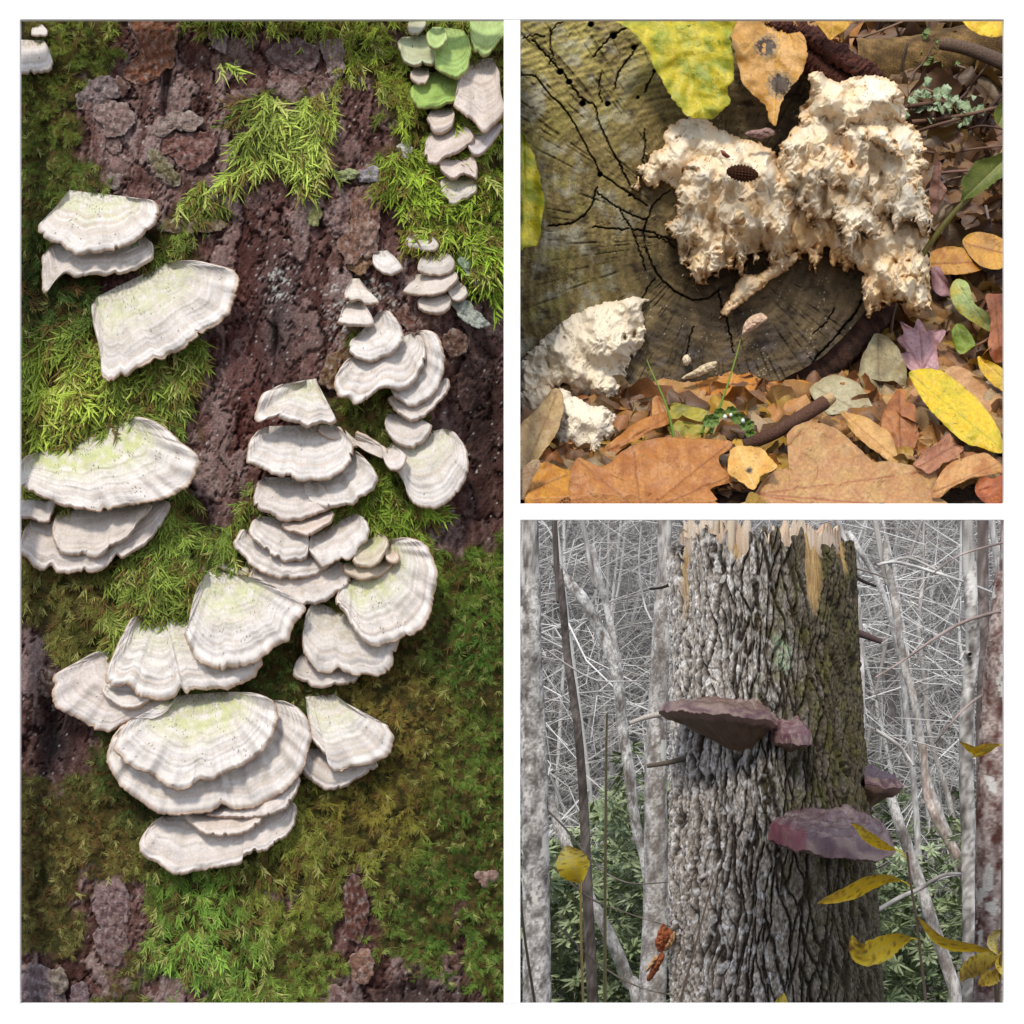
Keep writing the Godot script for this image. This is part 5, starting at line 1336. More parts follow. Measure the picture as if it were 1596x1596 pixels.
	stalk(pl, "stem", [P(1436, 400, -0.30), P(1458, 368, -0.28), P(1492, 326, -0.26), P(1530, 292, -0.25), P(1580, 255, -0.25)], 0.0052, 0.0036, C(126, 118, 56), C(130, 126, 70), M.leaf)
	for q in [[[1498, 314, 1500, 296, 1498, 282, 1510, 266, 1524, 250, 1540, 246, 1556, 240, 1574, 236, 1574, 262, 1556, 280, 1536, 296, 1514, 308], [1500, 312, 1570, 244]], [[1550, 186, 1552, 170, 1560, 160, 1574, 152, 1574, 204, 1562, 200], [1556, 196, 1572, 160]]]:
		var a := Vector2(q[1][0], q[1][1])
		var b := Vector2(q[1][2], q[1][3])
		var zf := func(p: Vector2, r: float, _t: float) -> float: return -0.245 - 0.0025 * exp(-pow(p.distance_to(on_segment(p, a, b)) / 2.5, 2)) + 0.012 * r * r
		var cf := func(p: Vector2, _r: float, _t: float) -> Color: return C(132, 138, 62).lerp(C(108, 122, 50), 0.5 + nf.get_noise_2d(p.x / 14.0, p.y / 14.0)).lerp(C(170, 170, 110), 0.6 * exp(-pow(p.distance_to(on_segment(p, a, b)) / 1.6, 2)))
		part("leaf", sheet(q[0], a, b, zf, cf, 2.4, 0.0015, 1.5), M.leaf, pl)

# leaves, twigs and a fallen trunk on the bank behind the log
func litter_leaf(sd: int) -> ArrayMesh:
	var r := RandomNumberGenerator.new()
	r.seed = sd
	var V := PackedVector3Array()
	var K := PackedColorArray()
	var w := r.randf_range(0.34, 0.6)
	for j in 11:
		var v := j / 10.0
		for i in 7:
			var u := i / 3.0 - 1.0
			var half := w * pow(sin(PI * clampf(v, 0.03, 0.97)), 0.7) * (1.0 + 0.16 * sin(j * 1.9 + sd))
			V.push_back(Vector3(u * half, v * -1.0 + 0.5, 0.26 * u * u * sin(v * 3.0 + sd) + 0.16 * sin(v * 4.0 + sd * 1.7) + 0.03 * sin(u * 5.0 + v * 9.0)))
			K.push_back(Color(1, 1, 1) * (0.7 if i == 3 else 0.92 + 0.1 * sin(j * 3.1 + i * 2.0 + sd)))
	return grid(7, 11, V, K)

func woodland_litter() -> void:
	var X := [[], [], [], []]
	var K := [[], [], [], []]
	var tones := [C(186, 128, 66), C(160, 104, 58), C(206, 160, 96), C(150, 104, 66), C(180, 150, 110), C(206, 160, 60), C(134, 98, 70), C(190, 138, 78), C(196, 142, 84)]
	for n in 2600:
		var px := rng.randf_range(800, 1640)
		var py := rng.randf_range(-60, 768)
		var z := bank_z(py)
		var far := clampf(-z * 1.4, 0, 1)
		var l := rng.randf_range(0.048, 0.1) * (0.8 + far * 0.5)
		if z > -0.2: l *= 0.68
		var b := Basis.from_euler(Vector3(rng.randf_range(-1.2, 0.1), rng.randf_range(-0.6, 0.6), rng.randf() * TAU))
		var v := rng.randi() % 4
		var q := P(px, py, z + rng.randf_range(0.0, 0.02))
		q.x = maxf(q.x, 0.05)
		q.z = minf(q.z, -0.06 - l * 0.7)
		X[v].append(Transform3D(b.scaled(Vector3(l, l, l)), q))
		var k: Color = tones[rng.randi() % tones.size()] * rng.randf_range(0.6, 1.1)
		k *= 1.0
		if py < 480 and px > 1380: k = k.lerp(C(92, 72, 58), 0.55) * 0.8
		K[v].append(k)
	for v in 4: scatter("leaf_litter", litter_leaf(v + 1), M.leaf, X[v], K[v], "brown and amber leaf litter on the bank behind the log")
	var lg := thing("fallen_log", "mossy fallen log lying across the bank behind the bark strips", "log", "", P(1440, 90, -0.9))
	var h := Heap.new()
	var p := PackedVector3Array()
	var r := PackedFloat32Array()
	for k in 30:
		var u := k / 29.0
		p.push_back(P(lerpf(1330, 1640, u), lerpf(100, 70, u) + 6.0 * sin(u * 7.0), -0.92))
		r.push_back(0.052 + 0.006 * nf.get_noise_1d(u * 14.0))
	part("trunk", bark_tube(p, r, 40, C(92, 70, 48), C(158, 126, 80), 3.0, 0.0, 0.012), M.bark, lg)
	var lg2 := thing("fallen_branch", "smooth grey brown dead branch slanting in front of the fallen log", "branch", "", P(1500, 90, -0.8))
	stalk(lg2, "stem", [P(1465, 68, -0.80), P(1500, 74, -0.79), P(1540, 88, -0.78), P(1600, 116, -0.77)], 0.012, 0.016, C(120, 98, 82), C(106, 88, 78), M.bark)
	var twigs := [
		[1330, 64, 1372, 48, 1420, 28, 3, 120, 96, 76], [1372, 30, 1362, 64, 1346, 92, 6, 70, 54, 46], [1424, 30, 1424, 70, 1438, 110, 1456, 150, 3, 140, 124, 118],
		[1392, 170, 1440, 162, 1480, 160, 1520, 172, 1575, 168, 5, 96, 72, 62], [1420, 190, 1460, 186, 1520, 176, 1575, 160, 5, 110, 84, 70], [1430, 205, 1470, 192, 1510, 182, 4, 96, 74, 60],
		[1490, 160, 1510, 140, 1530, 112, 1548, 88, 3, 84, 66, 60], [1520, 200, 1545, 166, 1575, 134, 5, 70, 54, 50], [1490, 102, 1530, 114, 1575, 124, 3, 150, 132, 112],
		[1400, 124, 1440, 138, 1470, 150, 4, 130, 104, 84], [1522, 176, 1530, 206, 1538, 240, 5, 128, 106, 90], [1462, 30, 1466, 90, 1470, 140, 1484, 200, 1512, 262, 3, 132, 112, 108],
		[1450, 274, 1480, 268, 1510, 266, 4, 118, 92, 80], [1462, 410, 1466, 440, 1476, 500, 1490, 560, 1504, 598, 3, 92, 76, 70], [1454, 440, 1490, 470, 1530, 490, 1575, 512, 3, 110, 92, 76],
		[1404, 110, 1410, 80, 1420, 60, 3, 66, 52, 46], [1536, 320, 1544, 360, 1550, 410, 3, 128, 112, 108], [1388, 520, 1392, 490, 1400, 458, 4, 128, 104, 90],
		[1476, 540, 1500, 548, 1530, 534, 1545, 524, 3, 116, 88, 62], [1440, 300, 1476, 282, 1500, 276, 4, 112, 92, 80], [1416, 122, 1428, 108, 1440, 96, 1460, 60, 2, 110, 90, 80],
		[1500, 206, 1530, 196, 1575, 204, 3, 80, 62, 54], [1470, 222, 1500, 260, 1520, 300, 4, 88, 66, 56], [1440, 236, 1474, 240, 1520, 232, 1575, 226, 3, 104, 80, 66]]
	var said := ["pale twig slanting over the near end of the fallen log", "thick dark twig standing steeply before the fallen log", "grey twig dropping from the fallen log to the lichen",
		"long level brown twig passing over the pale green lichen", "brown branch rising gently under the level twig", "short brown twig beside the shaggy fungus shoulder",
		"dark thin twig climbing from the lichen to the grey dead branch", "black slanting twig above the young plant leaf", "pale thin twig under the grey dead branch", "tan twig joining the shaggy fungus to the lichen",
		"stout grey twig standing over the young plant leaf", "very long thin grey twig hanging past the lichen", "pinkish short twig level with the brown maple leaf", "long thin grey stem leaning on the big yellow leaf",
		"thin twig running past the pale green leaf scrap to the edge", "little dark twig at the near end of the fallen log", "grey upright twig under the young plant leaf", "grey upright stem rising by the pink maple leaf",
		"brown twig by the green heart shaped leaf", "grey twig that leaves the shaggy fungus toward the young plant", "fine twig fork between fallen log and shaggy fungus", "dark thin twig below the second plant leaf",
		"dark slanting twig over the brown maple leaf", "thin level twig between lichen and young plant"]
	var at := 0
	for w in twigs:
		var n: int = w.size() - 4
		var pts := []
		var z := bank_z(w[1]) + 0.06
		for k in range(0, n, 2): pts.append(P(w[k], w[k + 1], minf(z, bank_z(w[k + 1]) + 0.12) + 0.03 * sin(k * 1.9 + w[0])))
		var o := thing("twig", said[at], "twig", "twigs on the leaf bank", pts[0])
		at += 1
		var rr: float = w[n] * 0.0009
		stalk(o, "stem", pts, rr, rr * 0.7, C(w[n + 1], w[n + 2], w[n + 3]), C(w[n + 1], w[n + 2], w[n + 3]) * 1.15, M.twig)
	var X2 := []
	var K2 := []
	for n in 56:
		var c: Vector2 = [Vector2(1430, 150), Vector2(1480, 160), Vector2(1460, 80), Vector2(1500, 175)][n % 4]
		var q := P(c.x + rng.randfn() * 18.0, c.y + rng.randfn() * 14.0, bank_z(c.y) + 0.10)
		var l := rng.randf_range(0.010, 0.024)
		X2.append(Transform3D(Basis.from_euler(Vector3(rng.randf_range(-0.9, 0.2), rng.randf_range(-0.7, 0.7), rng.randf() * TAU)).scaled(Vector3(l, l, l)), q))
		K2.append(C(176, 196, 156).lerp(C(110, 132, 66), 1.0 if n % 4 == 2 else rng.randf() * 0.5))
	scatter("lichen", litter_leaf(9), M.leaf, X2, K2, "pale green lichen and sprigs on the bank beyond the log")

# ---------------------------------------------------------------- the forest beyond the lower bay
func bark_tube(pts: PackedVector3Array, radii: PackedFloat32Array, sides: int, dark: Color, pale: Color, sd: float, patch := 0.0, step := 0.035) -> ArrayMesh:
	var length := 0.0
	for k in pts.size() - 1: length += pts[k].distance_to(pts[k + 1])
	var nv := clampi(int(length / step), 8, 700)
	var p := smooth(pts, nv)
	var V := PackedVector3Array()
	var K := PackedColorArray()
	var side := Vector3(0, 0, 1)
	for j in nv:
		var t := (p[mini(j + 1, nv - 1)] - p[maxi(j - 1, 0)]).normalized()
		side = (side - t * side.dot(t)).normalized()
		var b := side.cross(t)
		var f := float(j) / (nv - 1) * (radii.size() - 1)
		var i0 := mini(int(f), radii.size() - 2)
		var r0 := lerpf(radii[i0], radii[i0 + 1], f - i0)
		for i in sides + 1:
			var a := TAU * (i % sides) / sides
			var o := side * cos(a) + b * sin(a)
			var q := p[j] + o * r0
			var n := nf.get_noise_3d(q.x * 18.0 + sd, q.y * 11.0, q.z * 18.0)
			var m := n1.get_noise_3d(q.x * 60.0, q.y * 34.0 + sd, q.z * 60.0)
			V.push_back(p[j] + o * r0 * (1.0 + 0.03 * n + 0.015 * m))
			var k := dark.lerp(pale, clampf(0.62 + n * 1.3 + m * 0.5, 0, 1))
			var m2 := n1.get_noise_3d(q.x * 150.0, q.y * 90.0 + sd, q.z * 150.0)
			k *= 1.0 + 0.3 * m2
			if m > 0.3: k = k.lerp(dark * 0.6, 0.6)
			if patch > 0.0 and nf.get_noise_3d(q.x * 7.0, q.y * 4.0 + sd, q.z * 7.0) > 0.42 - patch * 0.3: k = k.lerp(C(226, 224, 218), 0.8)
			K.push_back(k)
	return grid(sides + 1, nv, V, K)

# picture points and widths at a distance, carried on to the ground and up out of sight
func tree(label: String, z: float, pts: Array, dark: Color, pale: Color, branches := [], patch := 0.0, kind := "tree", group := "bare trees in the forest behind the stump") -> void:
	var k := (D - z) / D * 0.001
	var p := PackedVector3Array()
	var r := PackedFloat32Array()
	for i in range(0, pts.size(), 3):
		p.push_back(P(pts[i], pts[i + 1], z + 0.02 * sin(i * 1.3)))
		r.push_back(pts[i + 2] * 0.5 * k)
	if pts[1] < 830:
		var d := (p[0] - p[1]).normalized()
		d = d.lerp(Vector3.UP, 0.5).normalized()
		p.insert(0, p[0] + d * 3.5)
		r.insert(0, r[0] * 0.6)
	var n := p.size() - 1
	var g := ground_y(p[n].x, p[n].z) - 0.1
	if p[n].y > g + 0.2 and pts[pts.size() - 2] > 1500:
		var d := (p[n] - p[n - 1]).normalized()
		d = d.lerp(Vector3.DOWN, 0.6).normalized()
		p.push_back(p[n] + d * (p[n].y - g) / maxf(-d.y, 0.4))
		r.push_back(r[n] * 1.12)
	var o := thing(kind, label, "tree", group, p[p.size() - 1])
	part("trunk", bark_tube(p, r, 14 if r[0] / k < 6 else 44, dark, pale, z * 3.1 + pts[0], patch, 0.03 if r[0] / k < 6 else 0.009), M.far_bark, o)
	for b in branches:
		var q := PackedVector3Array()
		for i in range(1, b.size(), 2): q.push_back(P(b[i], b[i + 1], z + 0.05 * sin(i * 1.7)))
		part("branch", bark_tube(q, PackedFloat32Array([b[0] * 0.5 * k, b[0] * 0.4 * k, b[0] * 0.25 * k]), 8, dark.lerp(pale, 0.3), pale, b[1], 0.0, 0.05), M.far_bark, o)

func sapling(sd: int) -> ArrayMesh:
	var r := RandomNumberGenerator.new()
	r.seed = sd
	var h := Heap.new()
	var w := Color(1, 1, 1)
	var top := Vector3(r.randf_range(-0.5, 0.5), 6.5, r.randf_range(-0.5, 0.5))
	var stem := smooth(PackedVector3Array([Vector3.ZERO, Vector3(r.randf_range(-0.2, 0.2), 2.0, r.randf_range(-0.2, 0.2)), Vector3(r.randf_range(-0.5, 0.5), 4.2, r.randf_range(-0.4, 0.4)), top]), 12)
	var rad := PackedFloat32Array()
	for k in 12: rad.push_back(lerpf(0.016, 0.005, k / 11.0))
	h.tube(stem, rad, 5, w * 0.8, w)
	for n in 44:
		var y := r.randf_range(0.02, 1.0)
		var at := stem[int(y * 11)].lerp(stem[mini(int(y * 11) + 1, 11)], fposmod(y * 11, 1.0))
		var a := r.randf() * TAU
		var l := r.randf_range(0.5, 1.7) * (1.1 - y * 0.4)
		var dir := Vector3(cos(a), r.randf_range(-0.35, 0.9), sin(a)).normalized()
		var sag := Vector3(r.randf_range(-0.5, 0.5), r.randf_range(-0.6, 0.5), r.randf_range(-0.5, 0.5)) * l
		var pts := PackedVector3Array()
		for k in 5: pts.push_back(at + dir * l * k / 4.0 + sag * pow(k / 4.0, 2) + Vector3(r.randf_range(-1, 1), r.randf_range(-1, 1), r.randf_range(-1, 1)) * 0.09 * k / 4.0)
		var tone := w * r.randf_range(0.7, 1.25)
		h.tube(pts, PackedFloat32Array([0.0055, 0.0045, 0.0036, 0.0026, 0.0014]), 3, tone * 0.9, tone)
		for m in 5:
			var s := pts[1 + r.randi() % 4]
			var d2 := (dir + Vector3(r.randf_range(-1, 1), r.randf_range(-0.7, 1), r.randf_range(-1, 1)) * 0.9).normalized()
			var l2 := l * r.randf_range(0.2, 0.6)
			h.tube(PackedVector3Array([s, s + d2 * l2 * 0.5 + Vector3(r.randf_range(-0.12, 0.12), r.randf_range(-0.12, 0.14), r.randf_range(-0.12, 0.12)) * l2 * 2.0, s + d2 * l2 + Vector3(0, r.randf_range(-0.1, 0.1), 0)]), PackedFloat32Array([0.003, 0.0022, 0.001]), 3, tone, tone * 1.1)
	return made(h)

func evergreen_spray(sd: int) -> ArrayMesh:
	var r := RandomNumberGenerator.new()
	r.seed = sd
	var h := Heap.new()
	for n in 12:
		var a := TAU * n / 12.0 + r.randf_range(-0.3, 0.3)
		var d := Vector3(cos(a), r.randf_range(-0.5, 0.5), sin(a))
		var s := d.cross(Vector3.UP).normalized() * 0.16
		var lift := Vector3(0, 0.07, 0)
		var tone := Color(1, 1, 1) * r.randf_range(0.7, 1.2)
		h.quad(d * 0.1 - s * 0.3, d * 0.1 + lift, d * 0.6 - s, d * 0.6 + lift, tone, tone)
		h.quad(d * 0.1 + lift, d * 0.1 + s * 0.3, d * 0.6 + lift, d * 0.6 + s, tone, tone)
		h.quad(d * 0.6 - s, d * 0.6 + lift, d * 1.0, d * 1.0 + Vector3(0, 0.01, 0), tone, tone * 1.1)
		h.quad(d * 0.6 + lift, d * 0.6 + s, d * 1.0 + Vector3(0, 0.01, 0), d * 1.0, tone, tone * 1.1)
	return made(h)

func forest() -> void:
	var white := C(226, 225, 222)
	var grey := C(122, 114, 110)
	var deep := C(72, 64, 60)
	tree("thick pale mottled tree trunk with a dark branch scar beside the post", -3.0, [824, 811, 31, 826, 900, 34, 826, 1000, 36, 829, 1100, 40, 833, 1200, 42, 834, 1300, 42, 836, 1420, 43, 837, 1570, 45], C(104, 98, 94), C(212, 208, 204), [], 0.25)
	tree("slender dark trunk between the thick pale trunk and the leaning one", -4.6, [864, 811, 9, 872, 890, 11, 878, 950, 12, 884, 1020, 13, 893, 1080, 13, 902, 1150, 13, 910, 1260, 15, 916, 1400, 17, 924, 1570, 18], deep, grey)
	tree("pale leaning trunk that bends down toward the stump", -5.2, [860, 872, 12, 884, 905, 16, 910, 935, 17, 936, 985, 19, 956, 1030, 20, 966, 1080, 17, 970, 1130, 17, 980, 1200, 18, 990, 1280, 17, 1004, 1340, 15, 1014, 1420, 15, 1018, 1572, 15], C(120, 110, 104), white, [], 0.0)
	tree("thin white trunk joining the pale leaning trunk", -5.25, [908, 811, 8, 922, 850, 9, 932, 890, 10, 944, 940, 11, 954, 985, 11, 964, 1030, 10], C(150, 142, 138), C(226, 224, 222))
	tree("pale spotted trunk standing close behind the stump", -4.3, [1036, 811, 22, 1034, 900, 24, 1030, 1000, 28, 1026, 1090, 30, 1022, 1180, 34, 1022, 1300, 36, 1022, 1420, 40, 1016, 1570, 44], C(128, 118, 112), C(214, 210, 206), [[5, 1030, 1112, 1000, 1122, 984, 1128]], 0.25)
	tree("white trunk leaning across the lower corner under the yellow leaf stem", -5.0, [856, 1240, 13, 868, 1280, 15, 884, 1320, 17, 912, 1385, 17, 936, 1430, 19, 960, 1480, 20, 980, 1530, 20, 996, 1572, 20], C(130, 122, 116), C(212, 209, 205))
	tree("white leaning trunk beyond the stump with a rough knee", -5.6, [1364, 811, 9, 1378, 850, 10, 1384, 880, 11, 1392, 920, 12, 1396, 945, 12, 1402, 990, 11, 1410, 1040, 12, 1424, 1090, 12, 1436, 1160, 13, 1446, 1220, 14, 1464, 1270, 15, 1500, 1380, 15, 1516, 1572, 16], C(150, 140, 132), C(214, 210, 206), [[6, 1386, 876, 1420, 870, 1480, 900]])
	tree("pinkish slanting trunk that meets the straight white one", -5.4, [1440, 1160, 8, 1444, 1230, 13, 1456, 1270, 14, 1478, 1310, 15, 1494, 1340, 15, 1508, 1400, 14, 1518, 1572, 15], C(150, 130, 120), C(220, 206, 196))
	tree("straight white trunk dark on its shaded side before the red trunk", -4.0, [1508, 811, 18, 1512, 880, 20, 1514, 950, 21, 1516, 1010, 22, 1508, 1090, 22, 1506, 1200, 23, 1510, 1320, 24, 1512, 1440, 25, 1512, 1570, 26], C(110, 102, 98), C(226, 222, 218), [[7, 1512, 1020, 1504, 1016, 1496, 1030]], 0.2)
	tree("dull grey brown trunk half behind the straight white one", -5.0, [1532, 811, 17, 1532, 900, 16, 1534, 1000, 17, 1530, 1120, 18, 1532, 1240, 20, 1534, 1400, 20, 1534, 1570, 22], C(100, 88, 84), C(160, 148, 142))
	tree("red brown speckled trunk cut by the edge of the bay", -3.4, [1572, 811, 24, 1568, 900, 36, 1562, 1000, 46, 1556, 1100, 54, 1552, 1200, 58, 1550, 1320, 58, 1550, 1440, 60, 1548, 1570, 62], C(96, 62, 56), C(196, 180, 174), [[6, 1560, 952, 1500, 970, 1450, 1000, 1410, 1028, 1364, 1056], [5, 1560, 1066, 1510, 1098, 1480, 1130, 1458, 1158], [4, 1566, 845, 1510, 860, 1484, 872, 1452, 896]], 0.3)
	tree("hazy grey trunk farther off between stump and leaning trunks", -8.0, [1388, 811, 12, 1388, 950, 14, 1388, 1100, 16, 1388, 1250, 18, 1392, 1400, 19, 1396, 1570, 20], C(120, 114, 114), C(168, 162, 164))
	tree("pale mottled trunk slanting down behind the yellow leaved sapling", -4.4, [1378, 1210, 13, 1388, 1240, 15, 1402, 1285, 17, 1418, 1330, 18, 1436, 1385, 19, 1454, 1440, 19, 1474, 1500, 20, 1494, 1572, 21], C(140, 130, 124), C(212, 209, 205), [[4, 1460, 1372, 1420, 1392, 1368, 1420], [4, 1460, 1372, 1480, 1366, 1504, 1364]])
	tree("thin white trunk right behind the stump edge", -4.8, [1338, 930, 6, 1342, 1000, 8, 1344, 1100, 9, 1345, 1180, 9, 1348, 1300, 8, 1352, 1440, 8, 1356, 1570, 8], C(170, 164, 160), C(226, 222, 220))
	tree("thin white stem deeper in the wood beside the hazy trunk", -7.0, [1440, 811, 4, 1438, 900, 6, 1432, 980, 6, 1440, 1060, 7, 1450, 1150, 8, 1480, 1250, 9, 1490, 1320, 9, 1494, 1450, 9, 1496, 1570, 10], C(160, 152, 148), C(220, 216, 212))
	tree("slim white trunk top at the upper corner by the grey brown trunk", -6.2, [1546, 811, 11, 1556, 850, 11, 1562, 900, 11, 1566, 1000, 11, 1568, 1300, 12, 1570, 1570, 12], C(160, 154, 150), C(228, 224, 222))
	tree("thin white trunk that slants behind the broken top of the stump", -6.0, [1304, 811, 10, 1322, 830, 10, 1338, 856, 10, 1356, 884, 9, 1378, 930, 9, 1396, 1000, 9, 1410, 1080, 9, 1430, 1300, 10, 1440, 1572, 10], C(160, 152, 148), C(224, 222, 220))
	for b in [["white dead branch arching across the gap beyond the stump", -4.9, [5, 1366, 881, 1396, 876, 1450, 890, 1512, 910, 1572, 934], C(180, 174, 170), C(232, 230, 228)],
			["pale forked branch lying low beyond the stump", -5.1, [6, 1364, 1138, 1396, 1158, 1412, 1176, 1424, 1194], C(170, 162, 156), C(224, 218, 212)],
			["long grey twig sagging from the thick pale trunk to the leaning one", -4.4, [3, 850, 1012, 890, 1040, 930, 1060, 978, 1062, 1020, 1062], C(180, 174, 170), C(226, 224, 222)],
			["grey twig sloping down to the foot of the stump", -3.6, [3, 840, 1250, 880, 1290, 930, 1350, 980, 1376, 1040, 1375], C(110, 104, 98), C(150, 142, 136)],
			["dark twig sloping across the green leaves to the stump", -3.5, [3, 860, 1350, 920, 1400, 980, 1424, 1044, 1444], C(96, 88, 80), C(136, 126, 116)],
			["lowest dark twig sloping over the leaning white trunk", -3.45, [3, 866, 1440, 930, 1500, 990, 1536, 1050, 1552], C(90, 82, 76), C(130, 122, 112)],
			["curved white twig hanging before the hazy trunk", -4.6, [3, 1000, 820, 996, 880, 1004, 940, 1016, 968, 1024, 980], C(190, 186, 184), C(236, 234, 232)],
			["grey branch low beyond the stump pointing at the hazy trunk", -4.2, [7, 1366, 1420, 1404, 1398, 1436, 1384, 1470, 1364, 1500, 1362], C(140, 134, 130), C(196, 192, 188)]]:
		var bk: float = (D - b[1]) / D * 0.001
		var q := PackedVector3Array()
		for i in range(1, b[2].size(), 2): q.push_back(P(b[2][i], b[2][i + 1], b[1] + 0.05 * sin(i * 1.1)))
		single("dead_branch", bark_tube(q, PackedFloat32Array([b[2][0] * 0.5 * bk, b[2][0] * 0.5 * bk, b[2][0] * 0.3 * bk]), 8, b[3], b[4], q[0].x * 9.0, 0.0, 0.03), M.far_bark, b[0], "branch", "dead branches in the forest")
	# the tangle of bare saplings and the trunks that nobody could count
	var X := [[], [], [], [], []]
	var K := [[], [], [], [], []]
	for n in 1000:
		var d := 7.6 + 26.0 * pow(rng.randf(), 1.3)
		var z := -d
		var w := (D + d) / D
		var x := rng.randf_range(-0.35, 1.0) * w * 1.05
		var s := rng.randf_range(0.7, 1.25)
		var v := rng.randi() % 5
		X[v].append(Transform3D(Basis.from_euler(Vector3(rng.randf_range(-0.2, 0.2), rng.randf() * TAU, rng.randf_range(-0.25, 0.25))).scaled(Vector3(s, s, s)), Vector3(x, ground_y(x, z) - 0.1, z)))
		var k := C(238, 236, 234).lerp(C(150, 142, 140), pow(rng.randf(), 1.4))
		if rng.randf() < 0.25: k = C(240, 238, 236)
		K[v].append(k)
	for v in 5: scatter("thicket", sapling(v + 3), M.twig, X[v], K[v], "tangle of pale bare saplings filling the forest")
	X = [[], []]
	K = [[], []]
	for n in 28000:
		var d := 5.2 + 9.0 * pow(rng.randf(), 1.3)
		var w := (D + d) / D
		var x := rng.randf_range(-0.25, 1.0) * w
		var up := pow(rng.randf(), 0.6)
		var gy := ground_y(x, -d)
		var high := maxf(CY - (0.165 - 0.07 * nf.get_noise_2d(x * 0.9, d * 0.6)) * (D + d) - gy, 0.3)
		if nf.get_noise_2d(x * 1.1 + 40.0, d * 0.7) < -0.18: continue
		var l := rng.randf_range(0.035, 0.085)
		X[n % 2].append(Transform3D(Basis.from_euler(Vector3(rng.randf_range(-0.7, 0.7), rng.randf() * TAU, rng.randf_range(-0.7, 0.7))).scaled(Vector3(l, l, l)), Vector3(x, gy + high * up, -d)))
		K[n % 2].append(C(134, 154, 106).lerp(C(188, 202, 156), rng.randf()) * rng.randf_range(0.7, 1.1))
	for v in 2: scatter("evergreen_undergrowth", evergreen_spray(v + 1), M.leaf, X[v], K[v], "green evergreen undergrowth low among the trees")
	X = []
	K = []
	for n in 260:
		var d := 9.0 + 40.0 * rng.randf()
		var w := (D + d) / D
		var x := rng.randf_range(-0.4, 1.05) * w
		var s := rng.randf_range(0.6, 1.6)
		X.append(Transform3D(Basis.from_euler(Vector3(rng.randf_range(-0.12, 0.12), rng.randf() * TAU, rng.randf_range(-0.14, 0.14))).scaled(Vector3(s, 1, s)), Vector3(x, ground_y(x, -d) - 0.2, -d)))
		K.append(C(206, 202, 200).lerp(C(140, 132, 130), rng.randf()))
	var h := Heap.new()
	var tp := PackedVector3Array()
	var tr := PackedFloat32Array()
	for k in 14:
		tp.push_back(Vector3(0.10 * sin(k * 0.9), k * 0.75, 0.1 * cos(k * 0.7)))
		tr.push_back(lerpf(0.075, 0.04, k / 13.0))
	h.tube(tp, tr, 9, Color(0.9, 0.9, 0.9), Color(1, 1, 1))
	scatter("distant_wood", made(h), M.far_bark, X, K, "distant bare tree trunks on the hillside")
	saplings()

# the yellow leaved stems in front of the stump
func yellow_leaf(o: Node3D, z: float, a: Array, wide: float, bend: float, c: Color, tip: Color) -> void:
	var pts := []
	for i in range(0, a.size(), 2): pts.append(Vector2(a[i], a[i + 1]))
	var spine := curve(PackedVector2Array(pts), 26)
	var V := PackedVector3Array()
	var K := PackedColorArray()
	for j in 26:
		var v := j / 25.0
		var t := (spine[mini(j + 1, 25)] - spine[maxi(j - 1, 0)]).normalized()
		var s := Vector2(-t.y, t.x)
		for i in 9:
			var u := i / 4.0 - 1.0
			var w := wide * 0.5 * pow(sin(PI * clampf(v * 0.97 + 0.02, 0, 1)), 0.8) * (1.0 + 0.12 * n1.get_noise_2d(v * 16.0 + a[0], u))
			var p := spine[j] + s * u * w
			V.push_back(P(p.x, p.y, z + 0.02 * u * u * bend + 0.03 * sin(v * 4.0 + a[1]) + 0.03 * u))
			var k := c.lerp(tip, clampf(v * 1.6 - 1.0 + nf.get_noise_2d(p.x / 8.0, p.y / 8.0) * 1.5, 0, 1))
			if n1.get_noise_2d(p.x / 2.5, p.y / 2.5) > 0.55: k = k.lerp(C(110, 78, 40), 0.8)
			if i == 4: k = k.lerp(C(240, 214, 120), 0.4)
			K.push_back(k)
	part("leaf", grid(9, 26, V, K), M.leaf, o)

